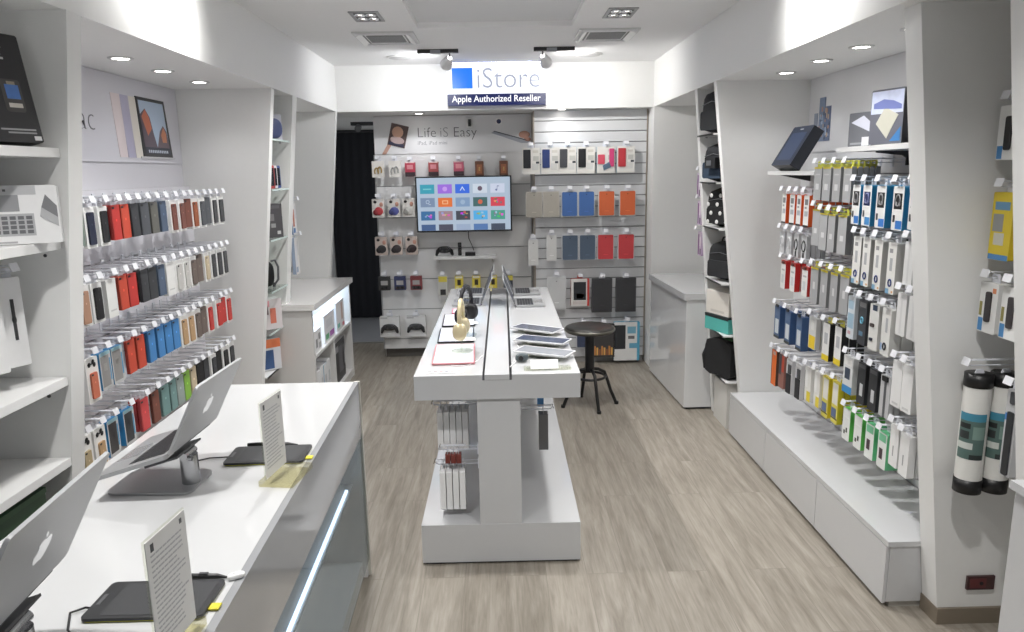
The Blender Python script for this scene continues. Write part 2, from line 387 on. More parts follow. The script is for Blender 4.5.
# ------------------------------------------------------------------ lit shop sign
t = thing('shop_sign', 'backlit white shop sign with a blue square over a dark blue strip', 'sign', (0, 6.73, 1.86 - K * 1.86))
t.scale = (K, 1, K)
SW = mat((244, 247, 255), .4, emit=1.0, noise=0, name='sign_white'); SB = mat((30, 120, 238), .4, emit=.9, noise=0, name='sign_blue'); SN = mat((34, 46, 110), .4, emit=.5, noise=0, name='sign_navy')
MB().box(-.405, .42, -.055, -.003, 2.505, 2.768 - .02, SW).build('light_box', t, bevel=.004)
MB().box(-.402, .42, -.058, -.003, 2.412, 2.503, SN).build('name_strip', t, bevel=.003)
MB().box(-.36, -.19, -.058, -.055, 2.548, 2.712, SB).build('blue_square', t)
MB().box(-.39, .405, -.05, -.01, 2.749, 2.752, mat((150, 165, 255), .5, emit=70., noise=0, name='glow_violet')).build('added_glow_strip', t)  # added glowing strip, no real fitting; tints the ceiling above the sign blue
ST = mat((186, 192, 212), .5, emit=.62, noise=0, name='sign_letter')
text('lettering', 'iStore', .235, ST, t, frame_m((-.165, -.0575, 2.55), (1, 0, 0), (0, 0, 1)), thin=-.003, sx=.95)
words_text('lettering', 'Apple Authorized Reseller', .074, mat((250, 250, 255), .5, emit=1., noise=0, name='sign_text'), t, (-.365, -.060, 2.44), thin=.0008, sx=.93)

# ------------------------------------------------------------------ peg hooks and hanging packs
HOOK = {}
def hook(L, loc, rotz, label, group, tagsize=(.042, .030), tm=None):
    # origin where the hook meets the board; arm runs along local -y
    key = (round(L, 3), tagsize, tm)
    if key in HOOK: return dup(HOOK[key], loc, rotz, label, group)
    t = thing('peg_hook', label, 'hook', loc, rotz, group)
    b = MB(); b.box(-.014, .014, -.008, 0, -.022, .030, CLEARW); b.build('mount_clip', t, bevel=.003)
    b = MB(); b.tube([(0, -.006, 0), (0, -L + .015, 0), (0, -L + .004, .004), (0, -L, .014)], .0028, CLEARW, 6)
    b.tube([(0, -.006, .018), (0, -L + .004, .020)], .0016, CLEARW, 6); b.build('arm', t)
    MB().box(-.011, .011, -L + .002, -L * .35, .0205, .0225, CLEARW).build('label_strip', t)
    w, h = tagsize; b = MB(); b.T = Matrix.Translation((0, -L - .004, .016)) @ Matrix.Rotation(D2R(-18), 4, 'X')
    b.prism(rr(w, h, .003), -.0025, .0, tm or TAG, axis='Y'); b.build('price_tag', t)
    HOOK[key] = t
    return t
PK = {}
def pack_tree(key, name, label, cat, loc, rotz, group, w, h, d, body, side=None, front=None, prints=(), extras=(), tabmat=None, tabw=.045):
    """hanging pack: origin at the hang hole, package below it, printed face towards local -y"""
    if key in PK: return dup(PK[key], loc, rotz, label, group)
    t = thing(name, label, cat, loc, rotz, group)
    w *= K; h *= K; d *= K
    b = MB(); b.prism(rr(w, h, min(.006, d * .3), 0, -.018 - h / 2, 3), -d / 2, d / 2, side or body, axis='Y', cap=front or body)
    for (x0, z0, x1, z1, mt) in prints:   # fractions: x of width (-.5 .. .5), z from top (0) to bottom (1)
        b.quad((x0 * w, -d / 2 - .0006, -.018 - z1 * h), (x1 * w, -d / 2 - .0006, -.018 - z1 * h), (x1 * w, -d / 2 - .0006, -.018 - z0 * h), (x0 * w, -d / 2 - .0006, -.018 - z0 * h), mt)
    b.build('package', t)
    tm = tabmat or CLEARW; tw = min(tabw, w * .8); b = MB()
    for poly in ([(-tw / 2, -.022), (tw / 2, -.022), (tw / 2, -.005), (-tw / 2, -.005)], [(-tw / 2, .005), (tw / 2, .005), (tw * .4, .014), (-tw * .4, .014)],
                 [(-tw / 2, -.005), (-.008, -.005), (-.008, .005), (-tw / 2, .005)], [(.008, -.005), (tw / 2, -.005), (tw / 2, .005), (.008, .005)]):
        b.prism(poly, -.0008, .0008, tm, axis='Y')
    b.build('hang_tab', t)
    for nm, fn in extras:
        b = MB(); fn(b, w, h, d); b.build(nm, t)
    PK[key] = t
    return t
def X_case(c, fw=.62, fh=.80, cz=.52, cam=(30, 30, 32)):
    def f(b, w, h, d):
        cm = mat(c, .45); z = -.018 - cz * h; W = w * fw; H = h * fh
        b.prism(rr(W, H, .008, 0, z), -d / 2 - .008, -d / 2 - .0003, cm, axis='Y')
        b.prism(rr(W * .26, H * .07, .003, -W * .28, z + H * .43, 3), -d / 2 - .0095, -d / 2 - .008, mat(cam, .3), axis='Y')
        b.prism(ring2(W * .16, 10, 0, z + H * .12), -d / 2 - .0086, -d / 2 - .008, mat([min(255, x + 40) for x in c], .4), axis='Y')
    return f
def shade(c, k): return tuple(max(0, min(255, int(x * k))) for x in c)
WH = (236, 236, 234)
def style(kind, c):
    """-> key, name, category, args for pack_tree"""
    if kind == 'P':   # white retail pack, case shown on its face
        return dict(name='phone_case_pack', cat='phone case', w=.080, h=.165, d=.016, body=mat(WH, .4), extras=[('phone_case', X_case(c))])
    if kind == 'C':   # bare leather case in a clear sleeve
        return dict(name='phone_case', cat='phone case', w=.075, h=.150, d=.013, body=mat(c, .55), side=mat(shade(c, .8), .55),
                    prints=[(-.40, .05, -.14, .11, mat((24, 24, 26), .3)), (-.46, .0, -.42, 1, mat(shade(c, .7), .6)), (-.08, .40, .08, .47, mat(shade(c, 1.25), .5))])
    if kind == 'B':   # boxed case, grey window and bright blue sides
        return dict(name='boxed_phone_case', cat='phone case', w=.088, h=.160, d=.034, body=mat((52, 142, 196), .4), front=mat((196, 198, 198), .4), side=mat((38, 134, 196), .35),
                    prints=[(-.42, .10, .30, .92, mat(c, .4)), (-.44, .0, .44, .09, mat((150, 196, 208), .4)), (.32, .2, .42, .8, mat((70, 150, 200), .4)), (-.2, .3, .1, .5, mat(shade(c, 1.15), .4))])
    if kind == 'W':   # closed white box
        return dict(name='white_case_box', cat='phone case', w=.085, h=.165, d=.030, body=mat((232, 232, 230), .4), side=mat((214, 214, 212), .4), prints=[(-.3, .8, .3, .84, mat((200, 200, 200), .5))])
    if kind == 'E':   # white pack with black emblem over the case
        def em(b, w, h, d):
            for p in ((-.2, .14), (.12, .10), (.2, .17)): b.ell((p[0] * w, -d / 2 - .001, -.018 - p[1] * h), (.012, .0015, .011), BLACK, 10, 6)
            b.box(-.03, .024, -d / 2 - .0015, -d / 2, -.018 - .15 * h, -.018 - .12 * h, BLACK)
        return dict(name='phone_case_pack', cat='phone case', w=.092, h=.185, d=.026, body=mat((238, 237, 234), .4), extras=[('phone_case', X_case(c, .50, .58, .62)), ('black_emblem', em)])
def hang(kind, c, label, loc, rotz, group, st=None):
    a = dict(st or style(kind, c)); nm = a.pop('name'); cat = a.pop('cat')
    return pack_tree((kind, tuple(c)), nm, label, cat, loc, rotz, group, **a)

CN = {'red': (206, 52, 46), 'coral red': (222, 70, 72), 'orange red': (214, 72, 48), 'slate grey': (84, 88, 94), 'dark grey': (62, 64, 68), 'black': (34, 34, 36), 'navy': (40, 46, 70), 'olive grey': (104, 104, 98),
      'slate blue': (82, 100, 126), 'brown': (128, 72, 58), 'tan brown': (160, 82, 44), 'pale grey': (196, 194, 190), 'grey brown': (112, 98, 90), 'beige': (202, 184, 152), 'blue': (64, 136, 206), 'sea green': (126, 140, 132),
      'white': WH, 'tan': (190, 152, 108), 'grey': (150, 148, 146), 'teal grey': (112, 150, 148), 'grey green': (150, 164, 160), 'lime green': (132, 190, 60), 'gold': (188, 168, 128), 'orange': (222, 116, 84), 'charcoal': (66, 64, 66), 'picture': (186, 140, 112)}
ROWS = [
 ('top', 1.750, [(2.90, 'C', 'sea green', 2), (2.984, 'P', 'navy', 1), (3.086, 'P', 'black', 2), (3.192, 'C', 'red', 4), (3.272, 'C', 'orange red', 2), (3.36, 'C', 'dark grey', 2), (3.455, 'C', 'slate grey', 3), (3.55, 'C', 'olive grey', 2), (3.644, 'C', 'slate blue', 2),
                 (3.757, 'P', 'brown', 1), (3.855, 'P', 'brown', 2), (3.935, 'C', 'brown', 1), (4.022, 'P', 'tan brown', 2), (4.122, 'P', 'slate grey', 1), (4.204, 'C', 'slate grey', 1), (4.299, 'P', 'dark grey', 2), (4.400, 'P', 'dark grey', 1)]),
 ('second', 1.443, [(2.87, 'P', 'picture', 1), (2.966, 'P', 'black', 2), (3.080, 'W', 'white', 2), (3.180, 'C', 'orange red', 2), (3.262, 'C', 'red', 2), (3.377, 'C', 'dark grey', 2), (3.457, 'C', 'dark grey', 1), (3.551, 'C', 'slate blue', 2), (3.651, 'W', 'white', 1), (3.745, 'P', 'pale grey', 2),
                 (3.835, 'P', 'pale grey', 1), (3.925, 'P', 'grey brown', 1), (4.010, 'C', 'grey brown', 2), (4.110, 'P', 'beige', 1), (4.205, 'P', 'dark grey', 1), (4.297, 'P', 'dark grey', 2), (4.384, 'P', 'dark grey', 1)]),
 ('third', 1.152, [(2.860, 'E', 'orange', 2), (2.963, 'B', 'grey', 1), (3.060, 'B', 'grey', 1), (3.180, 'C', 'orange red', 1), (3.269, 'C', 'orange red', 2), (3.376, 'C', 'blue', 2), (3.468, 'C', 'blue', 1), (3.554, 'C', 'blue', 2), (3.640, 'C', 'blue', 1), (3.735, 'P', 'tan', 1),
                 (3.822, 'P', 'tan', 2), (3.910, 'P', 'grey brown', 1), (3.995, 'C', 'grey brown', 2), (4.085, 'P', 'red', 1), (4.215, 'P', 'red', 1), (4.290, 'C', 'red', 1), (4.372, 'P', 'red', 1)]),
 ('bottom', .860, [(2.745, 'E', 'gold', 1), (2.850, 'E', 'tan', 1), (2.955, 'B', 'charcoal', 1), (3.090, 'B', 'dark grey', 1), (3.235, 'C', 'coral red', 3), (3.345, 'C', 'brown', 1), (3.447, 'C', 'teal grey', 2), (3.536, 'C', 'teal grey', 1), (3.618, 'C', 'grey green', 2), (3.700, 'C', 'lime green', 1),
                 (3.785, 'C', 'beige', 2), (3.875, 'C', 'black', 1), (3.961, 'C', 'dark grey', 2), (4.065, 'P', 'dark grey', 1), (4.149, 'C', 'black', 1), (4.249, 'P', 'black', 1), (4.348, 'P', 'dark grey', 1)]),
]
KN = {'P': 'white-packed %s phone case', 'C': '%s leather phone case', 'B': 'blue-sided %s case box', 'W': 'closed %s case box', 'E': 'black-emblem %s case pack'}
HXL = -2.02
rj = random.Random(5)
for rn, z, items in ROWS:
    z = ZK(z)
    for k, (y, kd, cn, n) in enumerate(items):
        d = style(kd, CN[cn])['d']; y *= K; L = .268; ja = rj.uniform(-.05, .05)
        hook(L, (HXL, y, z + .018), PI / 2, 'clear tagged peg hook, %s from near pillar, %s row, case wall' % (ORD[k + 1], rn), 'peg hooks on the case wall')
        for q in range(n):
            x = HXL + L - .018 - d * K / 2 - q * (d * K + .008)
            lab = '%s, %s on %s hook from near pillar, %s row case wall' % (KN[kd] % cn, ('front', 'second', 'third', 'fourth')[q], ORD[k + 1], rn)
            hang(kd, CN[cn], lab, (x, y, z + .018), PI / 2 + ja, 'phone cases hanging on the case wall')

# ---- charger wall: (row name, [(y, z, style key, description, count)])
YEL = (226, 206, 40); BLU = (30, 132, 186); GRN = (92, 196, 92); ORG = (232, 88, 30); GRY = (168, 169, 170)
M_ = lambda c, r=.4, m=0.0: mat(c, r, m)
def loopx(c, cz=.32, r=.017):
    def f(b, w, h, d):
        pts = [(r * math.cos(a), -d / 2 - .001, -.018 - cz * h + 1.4 * r * math.sin(a)) for a in [2 * PI * i / 14 for i in range(14)]]
        b.tube(pts, .0035, M_(c), 6, closed=True)
        b.ell((-.012, -d / 2 - .0005, -.018 - cz * h - .016), (.008, .0035, .010), M_(c), 10, 6); b.ell((.012, -d / 2 - .0005, -.018 - cz * h - .016), (.008, .0035, .010), M_(c), 10, 6)
    return f
def coilx(c):
    def f(b, w, h, d):
        for q in range(3):
            pts = [(.022 * math.cos(a), -d / 2 - .0015 - q * .001, -.018 - .45 * h + (.034 - q * .003) * math.sin(a)) for a in [2 * PI * i / 14 for i in range(14)]]
            b.tube(pts, .0018, M_(c), 6, closed=True)
        b.box(-.006, .006, -d / 2 - .004, -d / 2, -.018 - .95 * h, -.018 - .72 * h, M_(c))
    return f
def ringx(c=(40, 62, 130), cz=.78):
    def f(b, w, h, d):
        pts = [(.012 * math.cos(a), -d / 2 - .002, -.018 - cz * h + .015 * math.sin(a)) for a in [2 * PI * i / 14 for i in range(14)]]
        b.tube(pts, .0035, M_(c), 6, closed=True)
    return f
def darkx(x0, z0, x1, z1, c=(34, 34, 36), r=.004):
    def f(b, w, h, d):
        b.prism(rr((x1 - x0) * w, (z1 - z0) * h, r, (x0 + x1) / 2 * w, -.018 - (z0 + z1) / 2 * h, 3), -d / 2 - .006, -d / 2 - .0002, M_(c), axis='Y')
    return f
ST2 = {
 'orange': dict(name='cable_pack', cat='cable', w=.062, h=.165, d=.030, body=M_(ORG), front=M_((232, 230, 226)), side=M_(ORG), prints=[(-.3, .12, .3, .3, M_((120, 120, 122))), (-.3, .36, .1, .42, M_((150, 150, 150))), (-.3, .5, .34, .66, M_((170, 172, 176))), (-.5, .94, .5, 1, M_((40, 40, 40)))]),
 'grey_tall': dict(name='screen_protector_box', cat='screen protector', w=.080, h=.165, d=.022, body=M_(GRY), side=M_((128, 129, 131)), tabmat=M_((206, 208, 60)), tabw=.06, prints=[(-.5, 0, .5, .05, M_(YEL)), (-.22, .50, .22, .68, M_((212, 212, 212))), (-.3, .2, .3, .24, M_((190, 190, 190)))]),
 'grey_mid': dict(name='screen_protector_box', cat='screen protector', w=.080, h=.185, d=.030, body=M_((172, 173, 174)), side=M_((120, 121, 123)), tabmat=M_((206, 208, 60)), tabw=.06, prints=[(-.5, 0, .5, .045, M_(YEL)), (-.2, .52, .2, .66, M_((214, 214, 214)))]),
 'grey_low': dict(name='screen_protector_box', cat='screen protector', w=.080, h=.190, d=.034, body=M_((164, 165, 167)), side=M_((136, 137, 138)), tabmat=M_((210, 205, 50)), tabw=.06, prints=[(-.5, 0, .5, .06, M_((222, 204, 40))), (-.15, .4, .15, .6, M_((206, 206, 206)))]),
 'head_black': dict(name='earphone_box', cat='earphones', w=.076, h=.178, d=.052, body=M_(BLU), front=M_((234, 234, 232)), side=M_((46, 150, 204)), prints=[(-.36, .16, .36, .52, M_((28, 28, 30))), (-.12, .78, .46, .97, M_((48, 124, 214))), (-.4, .66, -.2, .82, M_((56, 58, 62)))], extras=[('earphones', loopx((150, 150, 152)))]),
 'head_navy': dict(name='earphone_box', cat='earphones', w=.076, h=.178, d=.052, body=M_(BLU), front=M_((234, 234, 232)), side=M_((46, 150, 204)), prints=[(-.36, .16, .36, .50, M_((40, 52, 104))), (-.12, .78, .46, .97, M_((60, 140, 210))), (-.4, .62, -.2, .78, M_((70, 72, 80)))], extras=[('earphones', loopx((120, 126, 170)))]),
 'white_tall': dict(name='charger_box', cat='charger', w=.066, h=.215, d=.046, body=M_((222, 221, 217)), front=M_((232, 231, 226)), side=M_((198, 197, 193)), prints=[(-.3, .12, .1, .2, M_((150, 150, 150))), (-.2, .30, .12, .55, M_((176, 178, 180))), (-.5, .9, -.1, 1, M_((120, 170, 205))), (.2, .93, .4, .97, M_((220, 160, 90)))], extras=[('ring_emblem', ringx())]),
 'red': dict(name='cable_pack', cat='cable', w=.072, h=.160, d=.030, body=M_((214, 48, 44)), front=M_((226, 224, 222)), side=M_((206, 42, 42)), prints=[(-.5, 0, .5, .12, M_((190, 70, 60))), (-.3, .3, .3, .36, M_((170, 170, 172))), (-.3, .5, .2, .8, M_((200, 202, 206)))], extras=[('plug', darkx(-.2, .03, .2, .12, (110, 60, 56)))]),
 'loop': dict(name='cable_pack', cat='cable', w=.064, h=.130, d=.022, body=M_((196, 197, 199)), side=M_((176, 177, 180)), extras=[('cable_coil', coilx((34, 34, 36)))]),
 'loopw': dict(name='cable_pack', cat='cable', w=.064, h=.130, d=.022, body=M_((188, 189, 191)), side=M_((176, 177, 180)), extras=[('cable_coil', coilx((214, 214, 216)))]),
 'navy': dict(name='charger_box', cat='charger', w=.078, h=.190, d=.040, body=M_((52, 86, 134)), front=M_((70, 100, 142)), side=M_((56, 86, 134)), prints=[(-.3, .40, .35, .85, M_((206, 212, 216))), (-.4, .08, .4, .3, M_((84, 110, 150))), (-.5, .92, .5, 1, M_((60, 64, 62)))], extras=[('hanger_clip', darkx(-.2, -.06, .2, .02, (50, 54, 60)))]),
 'yel_clear': dict(name='cable_pack', cat='cable', w=.085, h=.170, d=.024, body=M_((200, 201, 200)), prints=[(-.42, .58, .42, .98, M_((232, 196, 20))), (-.2, .1, .2, .4, M_((214, 214, 212)))]),
 'yel_black': dict(name='cable_pack', cat='cable', w=.070, h=.190, d=.034, body=M_((34, 34, 36)), front=M_((228, 228, 226)), side=M_((36, 36, 38)), tabmat=M_((206, 200, 70)), prints=[(-.5, .84, .5, 1, M_((230, 200, 24))), (-.25, .25, .25, .55, M_((180, 182, 186)))]),
 'speak_blue': dict(name='charger_pack', cat='charger', w=.068, h=.200, d=.030, body=M_((206, 214, 220)), prints=[(-.4, .1, .3, .3, M_((160, 190, 210))), (-.4, .4, .4, .75, M_((150, 184, 206))), (-.3, .82, .1, .9, M_((200, 150, 160)))]),
 'speak_black': dict(name='charger_pack', cat='charger', w=.076, h=.205, d=.034, body=M_((60, 62, 66)), prints=[(-.4, .05, .4, .16, M_((120, 120, 122))), (-.3, .7, .2, .8, M_((90, 130, 160)))], extras=[('ring_emblem', ringx((110, 190, 220), .45))]),
 'speak_white': dict(name='charger_pack', cat='charger', w=.072, h=.205, d=.040, body=M_((220, 220, 216)), side=M_((204, 204, 200)), prints=[(-.2, .02, .3, .14, M_((60, 80, 110)))], extras=[('dark_driver', darkx(-.3, .42, .1, .5, (70, 60, 58), .006)), ('dark_button', darkx(-.3, .74, .0, .8, (50, 54, 70), .004))]),
 'speak_ring': dict(name='charger_pack', cat='charger', w=.074, h=.205, d=.046, body=M_((224, 224, 220)), side=M_((208, 208, 204)), prints=[(-.05, .2, .2, .5, M_((176, 178, 182))), (-.5, .75, -.3, .9, M_((150, 180, 220)))], extras=[('ring_emblem', ringx((40, 48, 60), .80))]),
 'slim_white': dict(name='cable_box', cat='cable', w=.066, h=.175, d=.040, body=M_((226, 226, 225)), side=M_((212, 212, 212)), prints=[(-.1, .08, .1, .95, M_((214, 214, 214)))]),
 'tall_orange': dict(name='car_charger_pack', cat='car charger', w=.080, h=.215, d=.020, body=M_((240, 104, 24)), side=M_((84, 60, 48)), prints=[(-.5, 0, -.4, 1, M_((120, 70, 44))), (-.2, .04, .3, .14, M_((200, 180, 170)))]),
 'tall_red': dict(name='car_charger_pack', cat='car charger', w=.074, h=.200, d=.020, body=M_((150, 96, 84)), prints=[(-.45, 0, .0, .6, M_((64, 66, 72))), (.05, .02, .45, .5, M_((206, 66, 40)))]),
 'tall_black': dict(name='car_charger_pack', cat='car charger', w=.070, h=.200, d=.022, body=M_((206, 206, 208)), prints=[(-.4, .04, .4, .1, M_((226, 226, 226)))], extras=[('car_charger', darkx(-.35, .42, .4, .98, (40, 42, 48))), ('coiled_lead', darkx(-.1, .14, .4, .40, (70, 72, 76)))]),
 'white_yel': dict(name='cable_pack', cat='cable', w=.070, h=.185, d=.026, body=M_((226, 225, 220)), prints=[(-.1, .70, .5, 1, M_((230, 206, 40))), (-.4, .1, .0, .6, M_((236, 236, 234)))]),
 'yellow': dict(name='cable_box', cat='cable', w=.070, h=.212, d=.026, body=M_((214, 194, 30)), front=M_((214, 200, 70)), side=M_((212, 190, 24)), prints=[(-.4, .05, .4, .55, M_((224, 222, 214))), (-.45, .64, .3, .86, M_((90, 110, 150))), (-.5, .87, .5, .9, M_((50, 50, 40)))]),
 'base_blue': dict(name='charger_pack', cat='charger', w=.086, h=.180, d=.034, body=M_((214, 216, 216)), prints=[(-.5, .80, .5, 1, M_((50, 140, 206))), (-.3, .32, .25, .62, M_((60, 72, 92))), (-.4, .05, .4, .25, M_((230, 230, 228)))]),
 'all_black': dict(name='charger_pack', cat='charger', w=.070, h=.190, d=.030, body=M_((48, 50, 54)), prints=[(-.15, .5, .25, .8, M_((196, 198, 200))), (-.4, .03, .4, .12, M_((90, 92, 96)))]),
 'clear_black': dict(name='cable_pack', cat='cable', w=.070, h=.185, d=.022, body=M_((190, 191, 193)), prints=[(-.1, .1, .15, 1, M_((90, 92, 96)))], extras=[('dark_plug', darkx(-.3, .02, .3, .14, (40, 42, 44)))]),
 'long_white': dict(name='cable_box', cat='cable', w=.070, h=.195, d=.034, body=M_((232, 232, 231)), side=M_((216, 216, 215)), prints=[(-.3, .9, .3, .95, M_((206, 206, 206)))]),
 'green': dict(name='charger_box', cat='charger', w=.070, h=.155, d=.050, body=M_(GRN), front=M_((228, 230, 226)), side=M_((96, 200, 84)), prints=[(-.3, .7, -.1, .82, M_((40, 50, 40))), (.0, .6, .2, .75, M_((60, 70, 60))), (-.4, .04, .4, .3, M_((240, 242, 240)))]),
 'mint': dict(name='charger_box', cat='charger', w=.070, h=.160, d=.056, body=M_((96, 200, 140)), front=M_((226, 230, 226)), side=M_((98, 202, 138)), prints=[(-.3, .45, .1, .75, M_((70, 50, 60))), (-.4, .04, .4, .25, M_((120, 210, 160)))]),
 'low_white': dict(name='adapter_box', cat='adapter', w=.066, h=.180, d=.030, body=M_((230, 230, 229)), side=M_((216, 216, 215)), prints=[(-.1, .5, .02, .75, M_((160, 160, 162)))]),
}
G = [
 ('orange', [(4.119, 1.71, 'orange', 'orange cable pack', 2), (4.005, 1.71, 'orange', 'orange cable pack', 2), (3.915, 1.71, 'orange', 'orange cable pack', 3), (3.819, 1.71, 'orange', 'orange cable pack', 7)]),
 ('upper grey', [(3.703, 1.856, 'grey_tall', 'tall grey pack', 2), (3.602, 1.856, 'grey_tall', 'tall grey pack', 2), (3.494, 1.856, 'grey_tall', 'tall grey pack', 2), (3.385, 1.856, 'grey_tall', 'tall grey pack', 5)]),
 ('looped cable', [(4.12, 1.50, 'loopw', 'white cable pack', 1), (4.02, 1.50, 'loopw', 'white cable pack', 2), (3.92, 1.50, 'loop', 'black cable pack', 2), (3.82, 1.50, 'loop', 'black cable pack', 4)]),
 ('middle grey', [(3.692, 1.645, 'grey_mid', 'grey yellow-topped box', 1), (3.606, 1.63, 'grey_mid', 'grey yellow-topped box', 2), (3.515, 1.63, 'grey_mid', 'grey yellow-topped box', 2), (3.403, 1.63, 'grey_mid', 'grey yellow-topped box', 4)]),
 ('headphone', [(3.287, 1.775, 'head_black', 'blue-sided earphone box', 1), (3.19, 1.775, 'head_navy', 'navy earphone box', 2), (3.072, 1.775, 'head_black', 'blue-sided earphone box', 2), (2.938, 1.775, 'head_black', 'blue-sided earphone box', 3), (2.82, 1.785, 'head_black', 'blue-sided earphone box', 1)]),
 ('tall white', [(3.245, 1.545, 'white_tall', 'tall white box', 2), (3.16, 1.545, 'white_tall', 'tall white box', 2), (3.059, 1.545, 'white_tall', 'tall white box', 2), (2.948, 1.545, 'white_tall', 'tall white box', 3), (2.825, 1.56, 'slim_white', 'plain white box', 3)]),
 ('red', [(4.078, 1.335, 'red', 'red cable pack', 2), (3.945, 1.338, 'red', 'red cable pack', 2), (3.785, 1.338, 'red', 'red cable pack', 3)]),
 ('lower grey', [(3.668, 1.35, 'grey_low', 'grey yellow-topped box', 1), (3.556, 1.35, 'grey_low', 'grey yellow-topped box', 2), (3.447, 1.35, 'grey_low', 'grey yellow-topped box', 2), (3.34, 1.355, 'grey_low', 'grey yellow-topped box', 4)]),
 ('navy', [(4.130, 1.06, 'navy', 'navy charger box', 1), (3.975, 1.06, 'navy', 'navy charger box', 2), (3.817, 1.06, 'navy', 'navy charger box', 2)]),
 ('yellow-based', [(3.650, 1.09, 'yel_clear', 'clear yellow-based pack', 2), (3.49, 1.09, 'yel_black', 'black yellow-based pack', 2), (3.363, 1.10, 'yel_black', 'black yellow-based pack', 3)]),
 ('speaker', [(3.255, 1.268, 'speak_blue', 'pale blue pack', 1), (3.15, 1.268, 'speak_black', 'black blue-ringed pack', 2), (3.05, 1.268, 'speak_white', 'white pack', 2), (2.948, 1.268, 'speak_ring', 'white ringed pack', 4)]),
 ('slim white', [(2.845, 1.35, 'slim_white', 'slim white box', 2), (2.762, 1.35, 'slim_white', 'slim white box', 3)]),
 ('bottom', [(4.140, .792, 'tall_orange', 'orange car charger pack', 1), (4.025, .792, 'tall_red', 'red grey car pack', 1), (3.915, .792, 'tall_black', 'black car charger pack', 1), (3.79, .80, 'tall_black', 'black car charger pack', 2), (3.665, .815, 'white_yel', 'white yellow pack', 2), (3.554, .82, 'white_yel', 'white yellow pack', 2), (3.455, .825, 'yellow', 'yellow cable box', 2), (3.350, .83, 'yellow', 'yellow cable box', 6)]),
 ('middle black', [(3.245, .985, 'base_blue', 'blue-based pack', 1), (3.115, .985, 'all_black', 'black pack', 2), (3.015, .985, 'all_black', 'black pack', 2), (2.915, .985, 'clear_black', 'clear pack', 3)]),
 ('long white', [(2.834, 1.07, 'long_white', 'long white box', 2), (2.757, 1.07, 'long_white', 'long white box', 2), (2.69, 1.07, 'long_white', 'long white box', 2)][:2]),
 ('green', [(3.222, .735, 'green', 'green-sided box', 1), (3.112, .735, 'green', 'green-sided box', 2), (3.006, .735, 'mint', 'mint green box', 1), (2.899, .735, 'mint', 'mint green box', 1)]),
 ('low white', [(2.812, .80, 'low_white', 'small white box', 3), (2.735, .79, 'low_white', 'small white box', 3)]),
]
HXR = 2.02
for gn, items in G:
    for k, (y, z, sk, ds, n) in enumerate(items):
        y *= K; z = ZK(z); L = .302; st = ST2[sk]; d = st['d']; ja = rj.uniform(-.04, .04)
        hook(L, (HXR, y, z + .018), -PI / 2, 'clear tagged peg hook, %s from far pillar, %s row, charger wall' % (ORD[k + 1], gn), 'peg hooks on the charger wall')
        n = min(n, int((L - .03) / (d * K + .006)))
        for q in range(n):
            x = HXR - L + .018 + d * K / 2 + q * (d * K + .006)
            lab = '%s, %s on %s hook from far pillar, %s row, charger wall' % (ds, ('front', 'second', 'third', 'fourth', 'fifth', 'sixth', 'seventh')[q], ORD[k + 1], gn)
            hang(sk, (0,), lab, (x, y, z + .018), -PI / 2 + ja, 'packs hanging on the charger wall', st)
for k, (y0, y1, z) in enumerate(((3.46, 3.94, 1.223), (3.46, 3.96, 1.556), (2.96, 3.51, 1.498))):
    t = thing('wall_rail', 'black metal rail on the charger wall, %s' % ('below the looped cables', 'below the upper grey packs', 'behind the tall white boxes')[k], 'rail', (2.01, (y0 + y1) / 2, z))
    MB().box(-.006, .010, -(y1 - y0) / 2, (y1 - y0) / 2, -.010, .010, BLACK).build('bar', t, bevel=.002)
    MB().box(-.010, -.006, -.02, .02, -.006, .006, DGREY).build('mount_clip', t)

# near wall-niche with the grey card tubes
def near_pack(sk, st, label, y, z, x=1.66, n=1):
    L = .325; y *= K; z = ZK(z)
    hook(L, (2.093, y, z + .018), -PI / 2, 'hook for ' + label, 'peg hooks in the end niche')
    for q in range(n):
        hang(sk, (1,), label if q == 0 else label + ', second back', (2.093 - L + .018 + st['d'] * K / 2 + q * (st['d'] * K + .004), y, z + .018), -PI / 2, 'packs in the end niche', st)
near_pack('cable_white', dict(name='stylus_box', cat='charger', w=.100, h=.175, d=.030, body=M_((232, 232, 230)), prints=[(-.46, .74, -.2, .98, M_((66, 140, 206)))], extras=[('charger', darkx(-.12, .2, .18, .82, (36, 36, 38), .008))]), 'white box with black charger picture above the yellow box', 2.40, 2.045)
near_pack('yellow_box', dict(name='mount_box', cat='phone mount', w=.100, h=.225, d=.045, body=M_((226, 198, 30)), side=M_((206, 176, 20)), prints=[(-.36, .14, .36, .26, M_((96, 150, 190))), (-.4, .32, .1, .58, M_((150, 152, 150))), (-.3, .6, .2, .78, M_((206, 204, 190))), (-.48, .92, .48, 1, M_((70, 140, 206)))]), 'bright yellow box in the end niche beside the pillar', 2.385, 1.765)
SB1 = dict(name='battery_box', cat='power bank', w=.090, h=.175, d=.040, body=M_((234, 234, 232)), side=M_((212, 212, 210)), prints=[(-.46, .72, -.2, .98, M_((66, 140, 206))), (-.46, .4, -.3, .68, M_((150, 140, 70))), (.2, .1, .4, .2, M_((232, 140, 90)))], extras=[('power_bank', darkx(-.1, .18, .2, .78, (52, 46, 48), .008))])
near_pack('battery_a', SB1, 'white power bank box under the yellow box beside the pillar', 2.405, 1.46)
near_pack('battery_a', SB1, 'second white power bank box under the yellow box, away from the pillar', 2.295, 1.46)
hook(.365, (2.093, 2.553, 1.125), -PI / 2, 'hook for the two white card tubes', 'peg hooks in the end niche')
